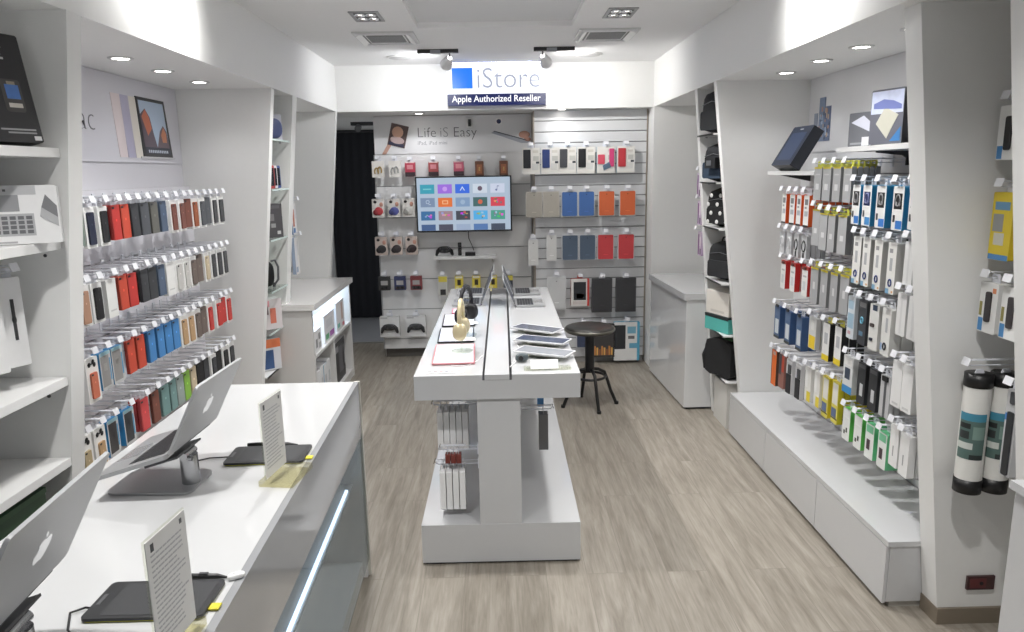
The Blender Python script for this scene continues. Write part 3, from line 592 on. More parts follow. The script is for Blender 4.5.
def card_tube(label, x, z):
    t = thing('card_tube', label, 'tube', (x, 2.553, z), 0, 'white card tubes')
    r = .0465; h = .375
    b = MB(); b.cyl((0, 0, -.05), (0, 0, -.045 - h), r, M_((226, 225, 220)), 28); b.build('tube', t)
    b = MB(); b.lathe([(0, -.003), (r + .002, -.003), (r + .002, -.052), (r, -.052)][::-1], BLACK, n=28); b.build('cap', t)
    b = MB(); b.lathe([(r, -.04 - h), (r + .002, -.04 - h), (r + .002, -.095 - h), (0, -.095 - h)][::-1], BLACK, n=28); b.build('cap', t)
    b = MB()
    def patch(a0, a1, z0, z1, mt, k):
        vs = []; n = 8
        for i in range(n + 1):
            a = D2R(a0 + (a1 - a0) * i / n); R = r + .0006 + k * .0003
            vs += [(R * math.cos(a), R * math.sin(a), z0), (R * math.cos(a), R * math.sin(a), z1)]
        b.add(vs, [(2 * i, 2 * i + 2, 2 * i + 3, 2 * i + 1) for i in range(n)], mt, True)
    patch(170, 290, -.33, -.15, M_((84, 112, 106)), 0); patch(170, 290, -.18, -.15, M_((60, 140, 168)), 1); patch(175, 225, -.21, -.19, M_((40, 44, 44)), 1)
    patch(178, 222, -.25, -.22, M_((52, 58, 58)), 1); patch(170, 240, -.29, -.265, M_((200, 206, 200)), 1); patch(236, 285, -.25, -.20, M_((120, 150, 140)), 2); patch(230, 285, -.33, -.31, M_((40, 50, 50)), 2)
    b.build('printed_label', t)
    b = MB(); b.prism([(-.02, -.006), (.02, -.006), (.012, .012), (-.012, .012)], -.002, .002, CLEARW, axis='Y'); b.build('hang_tab', t)
card_tube('white black-capped card tube hanging foremost on its hook by the pillar', 1.778, 1.098)
card_tube('white black-capped card tube second on its hook behind the other tube', 1.878, 1.098)
near_pack('strap', dict(name='stylus_pack', cat='stylus', w=.050, h=.30, d=.024, body=M_((190, 191, 193)), prints=[(-.5, .28, .0, .36, M_((70, 130, 200)))], extras=[('black_stylus', darkx(-.2, .25, .35, .98, (46, 48, 52), .006)), ('clip', darkx(-.1, .02, .3, .16, (70, 72, 76), .006))]), 'clear pack with black stylus hanging in front of the card tubes', 2.235, 1.13)
t = thing('wall_socket', 'dark red wall socket near the floor on the near pillar', 'socket', (1.935, 2.64, .183))
b = MB(); b.box(-.056, .056, -.012, 0, -.03, .03, M_((70, 40, 40))); b.build('face_plate', t, bevel=.003)
b = MB(); b.box(-.046, .02, -.014, -.012, -.020, .020, M_((104, 44, 46))); b.cyl((.0, -.014, 0), (.0, -.016, 0), .008, BLACK, 12); b.build('socket', t)

# ------------------------------------------------------------------ long low cabinet under the charger wall
t = thing('low_cabinet', 'long low white cabinet with three drawer fronts under the charger wall', 'cabinet', (1.62, 2.75, 0))
Lc = 2.09
b = MB(); b.box(.0, .40, .0, Lc, .03, .285, GLOSS); b.box(.02, .40, .01, Lc, 0, .03, M_((150, 146, 140)), front=M_((176, 172, 164))); b.build('carcass', t, bevel=.002)
MB().box(-.014, .40, -.006, Lc, .287, .310, GLOSS).build('worktop', t, bevel=.003)
for y0, y1 in ((.004, .675), (.681, 1.40), (1.406, Lc - .004)):
    MB().box(-.014, -.001, y0, y1, .022, .283, GLOSS).build('drawer_front', t, bevel=.002)
# ------------------------------------------------------------------ tall counters at the back
t = thing('side_counter', 'glossy white counter cabinet beside the tablet cover wall', 'counter', (0, 0, 0))
fp = [(1.425, 5.39), (2.12, 5.39), (2.12, 6.50), (1.385, 6.50)]
MB().prism(fp, .02, .875, mat((214, 215, 216), .06, noise=.01, coat=.6, name='lacquer_mirror'), axis='Z').build('body', t, bevel=.003)
MB().prism([(1.405, 5.38), (2.12, 5.38), (2.12, 6.50), (1.362, 6.50)], .877, .926, GLOSS, axis='Z').build('worktop', t, bevel=.004)
MB().prism([(1.45, 5.41), (2.12, 5.41), (2.12, 6.49), (1.41, 6.49)], 0, .02, DGREY, axis='Z').build('plinth', t)
t = thing('display_counter', 'white counter with open lit shelves of boxes facing the aisle', 'counter', (0, 0, 0))
CT = mat((208, 207, 205), .3, noise=.01, name='counter_warm')
b = MB(); b.box(-2.12, -1.395, 5.25, 5.285, 0, .885, CT); b.box(-2.12, -1.395, 6.60, 6.635, 0, .885, CT); b.box(-2.12, -1.75, 5.285, 6.60, 0, .885, CT); b.box(-1.75, -1.40, 5.285, 6.60, 0, .07, CT); b.build('carcass', t, bevel=.002)
MB().box(-2.12, -1.365, 5.235, 6.65, .885, .93, mat((226, 224, 222), .12, noise=.01, coat=.4, name='counter_top')).build('worktop', t, bevel=.004)
MB().box(-1.75, -1.40, 5.286, 6.60, .50, .525, CT).build('shelf', t, bevel=.002)
MB().box(-1.75, -1.40, 5.92, 5.945, .075, .50, CT).build('divider', t, bevel=.002)
MB().box(-1.73, -1.45, 5.32, 6.57, .872, .882, mat((222, 238, 255), .5, emit=5., noise=0, name='led_shelf')).build('light_strip', t)
def boxed(name, label, cat, loc, rotz, w, h, d, front, side, prints=(), extras=(), group=None, top=None):
    """upright retail box standing on its base, printed face towards local -y"""
    t = thing(name, label, cat, loc, rotz, group)
    b = MB(); b.box(-w / 2, w / 2, -d / 2, d / 2, .001, h, top or side, side=side, front=front)
    for (x0, z0, x1, z1, mt) in prints:
        b.quad((x0 * w, -d / 2 - .0006, z0 * h), (x1 * w, -d / 2 - .0006, z0 * h), (x1 * w, -d / 2 - .0006, z1 * h), (x0 * w, -d / 2 - .0006, z1 * h), mt)
    b.build('carton', t)
    for nm, fn in extras:
        b = MB(); fn(b, w, h, d); b.build(nm, t)
    return t
def flap(mt):
    return ('lid_flap', lambda b, w, h, d: b.box(-w / 2 + .002, w / 2 - .002, -d / 2 + .002, d / 2 - .002, h, h + .0015, mt))
def seal(mt):
    return ('spine_strip', lambda b, w, h, d: b.box(w / 2, w / 2 + .001, -d / 2 + .001, d / 2 - .001, .004, h - .004, mt))
WB = M_((228, 228, 230)); CY = M_((60, 150, 196))
boxed('router_box', 'white grey-pictured box nearest on the lit upper shelf', 'box', (-1.46, 5.46, .525), PI / 2, .22, .17, .09, WB, M_((214, 214, 216)), [(-.3, .2, -.05, .6, M_((140, 140, 142))), (.1, .5, .35, .8, M_((150, 150, 152))), (.1, .1, .4, .35, M_((170, 170, 172)))], [flap(WB)])
boxed('router_box', 'white box with purple and green print in the middle of lit shelf', 'box', (-1.46, 5.86, .525), PI / 2, .36, .225, .09, M_((222, 222, 226)), WB, [(-.4, .1, -.1, .3, M_((90, 180, 120))), (0, .1, .42, .3, M_((176, 90, 190))), (-.3, .5, .3, .8, M_((206, 208, 212)))], [flap(WB), seal(CY)])
boxed('router_box', 'white cyan-sided box at the far end of lit shelf', 'box', (-1.46, 6.28, .525), PI / 2, .32, .25, .09, M_((224, 222, 224)), WB, [(-.4, .1, -.1, .25, M_((100, 190, 170))), (.1, .3, .3, .9, M_((196, 160, 150))), (.2, .05, .45, .18, M_((226, 120, 130)))], [flap(WB), seal(CY)])
for k in range(5):
    boxed('accessory_box', 'slim white box, %s along the lower counter shelf' % ORD[k + 1], 'box', (-1.49, 5.34 + k * .115, .07), PI / 2, .10, .30 - .01 * (k % 2), .12, M_((218, 219, 221)), (CY, WB, WB, CY, WB)[k], [(-.3, .1, .3, .2, M_((120, 150, 170))), (-.2, .4, .3, .7, M_((190, 192, 196)))], [flap(WB)], group='slim boxes on the lower counter shelf')
boxed('game_box', 'black box with grey picture on the lower counter shelf', 'box', (-1.49, 6.22, .07), PI / 2, .42, .36, .12, M_((34, 34, 38)), M_((206, 206, 208)), [(-.1, .2, .4, .85, M_((92, 92, 98))), (-.4, .75, -.1, .9, M_((150, 150, 154))), (.3, .3, .48, .8, M_((150, 150, 156)))], [flap(M_((200, 200, 202)))])

# ------------------------------------------------------------------ central display table
t = thing('display_table', 'long white central display table on a wide plinth with two top slots', 'table', (0, 3.18, 0), -D2R(.35))
TL = 2.52
MB().box(-.40, .363, .012, TL - .01, .012, .207, GLOSS).build('plinth', t, bevel=.003)
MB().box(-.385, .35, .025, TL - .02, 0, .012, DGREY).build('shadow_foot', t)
MB().box(-.117, .083, .014, TL - .05, .207, .836, GLOSS).build('column', t, bevel=.002)
b = MB(); b.box(-.403, .361, 0, TL, .836, .926, GLOSS); b.box(-.403, -.089, 0, TL, .926, .951, GLOSS); b.box(.047, .361, 0, TL, .926, .951, GLOSS)
b.box(-.089, .047, .004, TL - .004, .926, .9275, M_((44, 40, 38))); b.build('tabletop', t, bevel=.002)
MB().box(-.0785, .035, -.0005, TL - .003, .9275, .952, GLOSS).build('slot_insert', t, bevel=.002)
TZ = .952

# ------------------------------------------------------------------ laptops
def laptop(label, P, yaw, tilt, dt, W=.325, D=.225, logo=True, mt=ALU, group=None):
    t = thing('laptop', label, 'laptop', P, yaw, group)
    key = M_((34, 35, 38), .5)
    b = MB(); b.T = Matrix.Rotation(dt, 4, 'X')        # deck: extends towards local -y
    b.prism(rr(W, D, .012, 0, -D / 2), -.006, .006, mt, axis='Z'); b.build('base', t, bevel=.0015)
    b = MB(); b.T = Matrix.Rotation(dt, 4, 'X'); rows = 6; kw = (W - .05) / 14
    b.box(-W / 2 + .022, W / 2 - .022, -.126, -.011, .006, .0064, M_((150, 151, 153), .4))
    for r_ in range(rows):
        n = 14 if r_ < 5 else 11
        for c_ in range(n):
            w_ = (W - .05) / n; x = -W / 2 + .025 + c_ * w_
            b.box(x + .001, x + w_ - .001, -.014 - r_ * .0185 - .0168, -.014 - r_ * .0185, .006, .0078, key)
    b.build('keyboard', t)
    b = MB(); b.T = Matrix.Rotation(dt, 4, 'X'); b.prism(rr(.105, .072, .005, 0, -D + .045), .006, .0066, M_((170, 171, 173), .25, .5), axis='Z'); b.build('trackpad', t)
    R = Matrix(((1, 0, 0), (0, math.cos(tilt), math.sin(tilt)), (0, math.sin(tilt), -math.cos(tilt)))).to_4x4()   # u, v(lid), w(outside)
    lid = MB(); lid.T = Matrix.Translation((0, .004, .006)) @ R
    lid.prism(rr(W, D, .012, 0, D / 2), 0, .007, mt, axis='Z'); L = lid.build('lid', t, bevel=.0015)
    b = MB(); b.T = lid.T; b.prism(rr(W - .012, D - .012, .008, 0, D / 2), -.0012, -.0002, M_((20, 20, 22), .15), axis='Z')
    b.prism(rr(W - .036, D - .040, .002, 0, D / 2 + .004), -.002, -.0012, mat((60, 70, 90), .25, emit=.1, noise=.2), axis='Z'); b.build('screen', L)
    b = MB(); b.T = lid.T; emblem(b, .058, Matrix.Translation((0, D * .5, .0071)), mat((250, 250, 250), .3, emit=.35, noise=0, name='emblem_white')); b.build('logo', L)
    b = MB(); b.cyl((-W * .36, .002, .0), (W * .36, .002, 0), .0055, M_((60, 60, 62), .4), 10); b.build('hinge', t)
    return t
def laptop_stand(label, loc, top_z, rotz=0.0, dt=.29):
    t = thing('laptop_stand', label, 'stand', loc, rotz)
    b = MB(); b.prism(rr(.255, .175, .03, -.115, 0), 0, .007, mat((168, 169, 171), .35, .7, name='steel_pale'), axis='Z'); b.build('base_plate', t, bevel=.002)
    b = MB(); b.cyl((-.018, -.01, .007), (-.018, -.01, top_z - .03), .026, STEEL, 24); b.build('column', t)
    b = MB(); b.cyl((-.018, -.045, top_z - .026), (-.018, .025, top_z - .026), .012, STEEL, 14); b.cyl((.0, -.05, top_z - .026), (.012, -.05, top_z - .026), .008, STEEL, 12); b.build('pivot', t)
    b = MB(); b.T = Matrix.Translation((-.018, 0, top_z - .012)) @ Matrix.Rotation(dt, 4, 'Y').inverted(); b.box(-.10, .004, -.085, .07, -.003, .003, M_((70, 71, 74), .4)); b.build('tray', t, bevel=.002)
    return t
laptop('silver laptop open on a metal stand further along the counter', (-.943, 2.087, 1.091), D2R(-91.9), D2R(63.1), D2R(17))
laptop_stand('brushed metal laptop stand under the farther counter laptop', (-.925, 2.065, .953), .125, D2R(-2))
laptop('silver laptop at the near counter end, back of its lid towards the aisle', (-.892, 1.189, 1.104), D2R(-84.7), D2R(62.7), D2R(12), W=.36, D=.247)
laptop_stand('brushed metal laptop stand under the nearer counter laptop', (-.872, 1.20, .953), .140, D2R(5))
# on the table: laptops with screens towards the middle strip
laptop('silver laptop at the far table end, sharing its keyboard row with headphones', (-.125, 5.50, TZ + .007), D2R(-90), D2R(68), 0, W=.30, D=.20)
laptop('silver laptop on the table between the pink tablet and the farthest laptop', (-.135, 5.06, TZ + .007), D2R(-90), D2R(68), 0, W=.30, D=.20)
laptop('silver laptop at the far table end on the stool side', (.105, 5.46, TZ + .007), D2R(90), D2R(68), 0, W=.30, D=.20)
laptop('second silver laptop from the far table end on the stool side', (.105, 4.98, TZ + .007), D2R(90), D2R(68), 0, W=.30, D=.20)

# tablets lying on the table with coloured bezels
def tablet(label, loc, rotz, w, h, bez, tilt=0.05, scr=(214, 220, 234), group=None, em=.25, lift=.002):  # pale default screen colour and glow stand in for white reflections
    t = thing('tablet_computer', label, 'tablet', loc, rotz, group)
    b = MB(); b.T = Matrix.Rotation(tilt, 4, 'X') @ Matrix.Translation((0, 0, lift)); b.prism(rr(w, h, .010), 0, .007, mat(bez, .3), axis='Z'); b.T = None
    T = Matrix.Rotation(tilt, 4, 'X') @ Matrix.Translation((0, 0, lift))
    body = MB(); body.T = T; body.prism(rr(w, h, .010), 0, .007, mat(bez, .3), axis='Z'); body.build('body', t)
    s_ = MB(); s_.T = T; s_.prism(rr(w - .016, h - .024, .002), .0071, .0076, mat(scr, .08, emit=em, noise=.08), axis='Z'); s_.build('screen', t)
    k = MB(); k.T = T; k.cyl((0, -h / 2 + .006, .007), (0, -h / 2 + .006, .0078), .004, mat((200, 200, 200), .4), 12); k.build('home_button', t)
    return t
tablet('tablet with rose bezel, first along the table edge from its near end', (-.238, 3.565, TZ), .03, .21, .40, (206, 130, 136), .0)
tablet('black tablet behind the rose tablet along the table edge', (-.252, 4.00, TZ), .03, .20, .36, (28, 28, 32), .0)
tablet('black tablet behind the gold headphones along the table edge', (-.258, 4.42, TZ), .03, .20, .36, (28, 28, 32), .0)
tablet('pink tablet lying in front of the table laptops', (-.235, 4.72, TZ), .02, .17, .12, (214, 96, 124), .06)
t = thing('price_card_strip', 'flat printed price strip at the near table edge', 'card', (-.265, 3.25, TZ), .03)
b = MB(); b.prism(rr(.18, .05, .004), 0, .002, PAPER, axis='Z'); b.build('card', t)
b = MB()
for k in range(6): b.box(-.08 + k * .027, -.062 + k * .027, -.012, .010, .002, .0024, M_((130 + 12 * (k % 3), 130, 132)))
b.build('print', t)
for k, (x, y) in enumerate(((-.20, 3.44), (-.19, 3.86), (-.19, 4.30))):
    t = thing('spec_card', 'small white specification card lying %s tablet' % ('on the rose', 'on the nearer black', 'on the farther black')[k], 'card', (x, y, TZ + .011), .1 * k)
    b = MB(); b.prism(rr(.10, .07, .004), 0, .001, PAPER, axis='Z'); b.build('card', t)
    b = MB(); [b.box(-.04, .03 - .008 * q, -.022 + q * .014, -.018 + q * .014, .001, .0013, M_((150, 152, 158))) for q in range(4)]; b.build('print', t)
# tablets on clear wedge stands (stool side)
def plinth(label, loc, rotz, w, d, h):
    t = thing('tablet_stand', label, 'stand', loc, rotz)
    b = MB(); b.box(-w / 2, w / 2, -d / 2, d / 2, 0, h, ACRYL); b.build('acrylic_block', t, bevel=.002)
    b = MB(); b.prism(rr(w * .8, d * .6, .004), h * .3, h * .3 + .001, PAPER, axis='Z'); b.build('price_card', t)
    return t
for k, (x, y, rz, sc) in enumerate(((.208, 4.03, -.62, (92, 98, 114)), (.222, 3.745, -.46, (70, 80, 104)), (.215, 3.49, -.50, (146, 150, 158)))):
    wn = ('farthest', 'middle', 'nearest')[k]
    plinth('low clear block, %s of three on the stool side' % wn, (x, y, TZ), rz, .20, .09, .022)
    tablet('silver tablet lying on a clear block, %s of three' % wn, (x, y, TZ + .023), rz, .29, .135, (206, 207, 210), 0.0, sc, em=.02, lift=.0)
t = thing('price_stand', 'low clear acrylic price holder at the near table corner by the stool', 'stand', (.215, 3.265, TZ), .02)
b = MB(); b.box(-.11, .11, -.03, .03, 0, .008, ACRYL); b.build('foot', t); b = MB(); b.prism([(-.03, .008), (-.025, .008), (.0, .045), (-.005, .045)], -.08, .05, WHITE, axis='X'); b.build('card', t)
t = thing('camera_gadget', 'small dark and silver camera gadget leaning on the nearest wedge', 'gadget', (.10, 3.40, TZ))
b = MB(); b.ell((0, 0, .022), (.032, .018, .020), M_((84, 96, 100), .3), 16, 10, .7); b.build('body', t); b = MB(); b.cyl((-.005, -.016, .024), (-.005, -.030, .024), .012, BLACK, 16); b.build('lens', t)
def white_cable(name, label, pts, r=.002, mt=None):
    t = MB().tube(pts, r, mt or M_((232, 232, 232))).build(name)
    return tag(t, label, 'cable')
white_cable('charging_cable', 'thin white cable running out of the table slot near the stool side', [(.04, 3.30, TZ + .002), (.06, 3.36, TZ + .004), (.09, 3.45, TZ + .003), (.10, 3.62, TZ + .003), (.08, 3.80, TZ + .003)])
white_cable('charging_cable', 'thin white cable curling over the near table end by the rose tablet', [(-.095, 3.52, TZ + .003), (-.12, 3.42, TZ + .003), (-.16, 3.345, TZ + .003), (-.20, 3.335, TZ + .003), (-.24, 3.35, TZ + .003)])

# headphones on clear stands
def headphones(label, loc, rotz, c1, c2, s=1.0):
    t = thing('headphones', label, 'headphones', loc, rotz)
    m1, m2 = mat(c1, .3, .3), mat(c2, .6)
    b = MB(); R = .078 * s; zc = .165 * s
    pts = [(R * math.cos(a), 0, zc + R * 1.12 * math.sin(a)) for a in [D2R(-12 + 204 * i / 20) for i in range(21)]]
    old = []
    for i in range(len(pts) - 1): pass
    b.tube(pts, [.011 * s] * 21, m1, 8); b.build('headband', t)
    b = MB(); b.tube([(p[0] * .9, 0, zc + (p[2] - zc) * .9) for p in pts[6:15]], .010 * s, m2, 8); b.build('head_pad', t)
    for sx in (-1, 1):
        b = MB(); x = sx * (R - .002 * s); b.T = Matrix.Translation((x, 0, .105 * s)) @ Matrix.Rotation(sx * D2R(-8), 4, 'Y')
        b.ell((sx * .006 * s, 0, 0), (.020 * s, .036 * s, .044 * s), m1, 18, 12, .85); cup = b.build('ear_cup', t)
        b2 = MB(); b2.T = b.T; b2.ell((-sx * .016 * s, 0, 0), (.014 * s, .034 * s, .042 * s), m2, 18, 12, .8); b2.build('ear_cushion', cup)
    return t
def head_stand(label, loc, rotz, h):
    t = thing('headphone_stand', label, 'stand', loc, rotz)
    b = MB(); b.cyl((0, 0, 0), (0, 0, .006), .055, ACRYL, 28); b.build('foot', t)
    b = MB(); b.box(-.022, .022, -.004, .004, .006, h, ACRYL); b.build('post', t)
    b = MB(); b.prism([(.03 * math.cos(D2R(a)), h + .02 * math.sin(D2R(a))) for a in range(0, 181, 20)], -.02, .02, ACRYL, axis='Y'); b.build('saddle', t)
head_stand('clear stand under the gold headphones', (-.20, 3.60, TZ + .0105), D2R(86), .185)
headphones('gold headphones on a clear stand above the tablets', (-.20, 3.60, TZ + .0225), D2R(86), (206, 190, 148), (196, 184, 150), 1.0)
head_stand('clear stand under the black headphones', (-.19, 3.97, TZ + .0105), D2R(72), .20)
headphones('black headphones on a clear stand behind the gold pair', (-.19, 3.97, TZ + .0225), D2R(72), (34, 34, 40), (26, 26, 30), 1.06)

# packs hanging under the table top, from hooks in the column
def under(label, side, y, z, n, st, sk, x0, gap=.004, L=.22):
    hx = -.1175 if side < 0 else .089
    rz = -PI / 2 if side < 0 else PI / 2
    hook(L, (hx, y, z), rz, 'hook for ' + label, 'peg hooks under the display table', (.022, .024), BLACK)
    d = st['d'] * K
    for q in range(n):
        lab = label if n == 1 else '%s, %s from the outer end' % (label, ORD[q + 1])
        hang(sk, (2,), lab, (hx + side * (L - .022 - d / 2 - q * (d + gap)), y, z), rz, 'packs under the display table', dict(st))
UB = dict(name='cover_box', cat='box', w=.11, h=.185, d=.026, body=M_((244, 244, 244)), side=M_((240, 240, 240)), prints=[(-.3, .2, .3, .8, M_((190, 192, 196)))], extras=[('black_clip', lambda b, w, h, d: b.box(-.006, .006, -d / 2, d / 2, -.03 - h, -.018 - h, BLACK))])
under('slim white box in the upper row under the table', -1, 3.42, .735, 5, UB, 'under_white', 0, .003, .225)
under('slim white box in the lower row under the table', -1, 3.33, .462, 4, UB, 'under_white', 0, .004, .215)
under('small red tagged pack between the white box rows', -1, 3.30, .548, 3, dict(name='strap_pack', cat='pack', w=.04, h=.045, d=.022, body=M_((128, 52, 44)), prints=[(-.4, .1, .4, .5, M_((190, 90, 70)))]), 'under_red', 0, .003, .185)
under('blue pack under the table on the stool side', 1, 3.64, .745, 1, dict(name='cable_pack', cat='cable', w=.05, h=.075, d=.03, body=M_((70, 140, 206)), prints=[(-.4, .2, .4, .8, M_((96, 160, 214)))]), 'under_blue', 0, .004, .15)
under('grey pack under the table on the stool side', 1, 3.60, .64, 1, dict(name='cable_pack', cat='cable', w=.06, h=.185, d=.045, body=M_((132, 134, 136)), side=M_((112, 113, 115)), prints=[(-.3, .3, .3, .7, M_((96, 98, 102)))]), 'under_grey', 0, .004, .17)
t = thing('accessory_rack', 'dark mesh rack under the table top above the white boxes', 'rack', (-.117, 3.60, .75))
b = MB(); b.box(-.235, 0, -.05, .05, .066, .072, DGREY); b.build('mount_plate', t, bevel=.002)
b = MB(); [b.box(-.23 + .03 * k, -.222 + .03 * k, -.045, .045, .028, .066, M_((70, 70, 72))) for k in range(8)]; b.build('slats', t)

# ------------------------------------------------------------------ stool
t = thing('bar_stool', 'black four-legged stool with dark round seat beside the table', 'stool', (.705, 5.56, 0))
b = MB(); b.lathe([(0, .605), (.17, .605), (.188, .612), (.196, .630), (.192, .648), (.172, .656), (0, .650)], mat((52, 50, 46), .28, noise=.15, name='seat_vinyl'), n=40); b.build('seat', t)
b = MB(); b.lathe([(.189, .618), (.2005, .624), (.2005, .636), (.189, .642)], mat((120, 118, 108), .3, .7, name='seat_rim'), n=40); b.build('seat_rim', t)
b = MB(); b.cyl((0, 0, .29), (0, 0, .605), .037, BLACK, 20); b.cyl((0, 0, .59), (0, 0, .606), .07, BLACK, 20); b.build('pedestal', t)
b = MB(); b.tube([(.125 * math.cos(2 * PI * i / 28), .125 * math.sin(2 * PI * i / 28), .245) for i in range(28)], .011, BLACK, 8, closed=True); b.build('foot_ring', t)
for fx, fy in ((.04, -.18), (.225, .02), (-.035, .185), (-.225, -.045)):
    q = math.hypot(fx, fy); ux, uy = fx / q, fy / q
    b = MB(); b.tube([(ux * .02, uy * .02, .305), (ux * .07, uy * .07, .30), (ux * .120, uy * .120, .275), (ux * .148, uy * .148, .20), (ux * .172, uy * .172, .12), (ux * .202, uy * .202, .05), (ux * .222, uy * .222, .0)], .0135, BLACK, 10)
    lg = b.build('leg', t)
    b = MB(); b.cyl((ux * .222, uy * .222, 0), (ux * .222, uy * .222, .022), .017, RUBBER, 12); b.build('rubber_foot', lg)

# ------------------------------------------------------------------ glass-fronted sales counter
t = thing('sales_counter', 'white-topped glass-fronted sales counter carrying the two open laptops', 'counter', (0, 0, 0))
fx = lambda y: -.642 + (3.121 - y) * .0245
y0, y1 = .55, 3.121
MB().prism([(-1.30, y0), (fx(y0) - .0205, y0), (fx(y1) - .0205, y1), (-1.30, y1)], .915, .951, mat((208, 209, 210), .14, noise=.005, coat=.5, name='counter_lacquer'), axis='Z').build('worktop', t, bevel=.002)
CG = mat((158, 160, 163), .10, noise=.005, coat=.5, name='counter_front')
b = MB(); b.box(-1.30, -1.28, y0, y1, .0, .915, LAQ); b.prism([(-1.28, y1 - .02), (fx(y1) - .008, y1 - .02), (fx(y1) - .008, y1), (-1.28, y1)], .0, .915, LAQ, axis='Z')
b.prism([(-1.0, y0), (-.985, y0), (-.985, y1 - .02), (-1.0, y1 - .02)], .08, .915, mat((214, 216, 218), .4, noise=.01), axis='Z'); b.build('carcass', t)
b = MB(); b.prism([(-1.28, y0), (fx(y0) - .03, y0), (fx(y1) - .03, y1 - .02), (-1.28, y1 - .02)], 0, .08, LAQ, axis='Z'); b.build('plinth', t)
b = MB(); b.prism([(fx(y0) - .02, y0), (fx(y0), y0), (fx(y1), y1), (fx(y1) - .02, y1)], .70, .951, CG, axis='Z'); b.build('fascia', t)
b = MB(); b.prism([(-.985, y0), (fx(y0) - .05, y0), (fx(y1) - .05, y1 - .02), (-.985, y1 - .02)], .455, .47, mat((190, 192, 194), .2, noise=.01), axis='Z'); b.build('shelf', t)
b = MB(); b.prism([(fx(y0) - .008, y0), (fx(y0), y0), (fx(y1), y1), (fx(y1) - .008, y1)], .085, .698, glass_mat('counter_glass', (236, 240, 242), .45, .02), axis='Z'); b.build('front_glass', t)
b = MB(); b.prism([(fx(y0) - .068, y0 + .1), (fx(y0) - .057, y0 + .1), (fx(y1) - .057, y1 - .10), (fx(y1) - .068, y1 - .10)], .471, .479, mat((205, 232, 255), .5, emit=3., noise=0, name='led_counter'), axis='Z'); b.build('light_strip', t)
b = MB(); b.prism([(fx(y1) - .02, y1), (fx(y1) + .004, y1), (fx(y1) + .004, y1 + .012), (fx(y1) - .02, y1 + .012)], 0, .951, mat((206, 204, 194), .3), axis='Z'); b.build('end_trim', t)
CZ = .952
def graphics_tablet(label, loc, rotz, w, d):
    t = thing('graphics_tablet', label, 'graphics tablet', loc, rotz)
    b = MB(); b.prism(rr(w, d, .012), .003, .010, M_((44, 45, 48), .45), axis='Z'); b.build('body', t, bevel=.0015)
    b = MB(); b.prism(rr(w - .004, d - .004, .012), 0, .003, M_((206, 204, 40)), axis='Z'); b.build('lime_underside', t)
    b = MB(); b.prism(rr(w * .80, d * .86, .004, .012, 0), .010, .0104, M_((58, 59, 62), .6), axis='Z'); b.build('drawing_area', t)
    b = MB(); b.box(-w / 2 + .008, -w / 2 + .016, -.02, .02, .010, .0108, M_((90, 91, 94))); b.build('buttons', t)
    b = MB(); b.box(w / 2, w / 2 + .022, -d * .28, -d * .12, .002, .0055, M_((226, 212, 40))); b.build('lime_loop', t)
    return t
def stylus(label, loc, rotz, L=.15):
    t = thing('stylus_pen', label, 'pen', loc, rotz)
    b = MB(); b.tube([(-L / 2, 0, .007), (-L * .3, 0, .0075), (L * .3, 0, .0065), (L / 2, 0, .003)], [.0065, .0072, .006, .0015], BLACK, 12); b.build('barrel', t)
    b = MB(); b.box(-L * .05, L * .12, -.004, .004, .0135, .0155, DGREY); b.build('button', t)
    return t
graphics_tablet('black graphics tablet with lime edge behind the clear card stand', (-.775, 2.262, CZ), .03, .255, .145)
stylus('black stylus pen behind the farther graphics tablet', (-.79, 2.355, CZ), .02, .17)
graphics_tablet('black graphics tablet on the counter beside the nearer laptop', (-.765, 1.437, CZ), .0, .255, .14)
stylus('black stylus pen lying behind the nearer graphics tablet', (-.70, 1.525, CZ), .0, .12)
t = thing('pen_cap', 'small white pen rest next to the nearer black stylus', 'pen rest', (-.622, 1.525, CZ), .5)
b = MB(); b.ell((0, 0, .007), (.020, .010, .007), WHITE, 14, 8, .7); b.build('body', t); b = MB(); b.cyl((-.004, 0, .013), (-.004, 0, .0145), .004, M_((210, 210, 210)), 10); b.build('socket', t)
def card_stand(label, loc, yaw, w, h, lines, base=True):
    """clear block with an upright printed card; card width runs along local x, print faces local -y"""
    t = thing('card_stand', label, 'sign', loc, yaw)
    b = MB(); b.box(-w / 2 - .012, w / 2 + .004, -.085 if lines < 18 else -.02, .02, 0, .018, ACRYB); b.build('acrylic_block', t, bevel=.002)
    b = MB(); b.box(-w / 2, w / 2, -.001, .001, .018, h, M_((214, 214, 213), .6)); pg = b.build('printed_card', t)
    b = MB(); b.box(-w / 2 - .003, w / 2 + .003, .001, .0045, .018, h + .003, ACRYL); b.build('clear_cover', t)
    b = MB(); ink = M_((168, 170, 174)); rnd = random.Random(lines)
    for k in range(lines):
        z = h - .035 - k * (h - .07) / lines
        x = -w / 2 + .012; xe = w / 2 - .012 - rnd.random() * .035
        while x < xe:
            q = min(rnd.uniform(.006, .018), xe - x); b.box(x, x + q, -.0016, -.001, z, z + .0032, ink); x += q + .003
    b.box(-w / 2 + .014, -w / 2 + .024, -.0016, -.001, h - .026, h - .010, M_((60, 62, 66))); b.box(w / 2 - .022, w / 2 - .014, -.0016, -.001, h - .020, h - .010, M_((80, 82, 86))); b.build('print', pg)
    return t
card_stand('printed card in a clear stand in front of the farther graphics tablet', (-.700, 2.100, CZ), D2R(81.5), .136, .255, 17)
card_stand('printed card in a clear stand beside the nearer graphics tablet', (-.6485, 1.2825, CZ), D2R(84.6), .137, .258, 18)
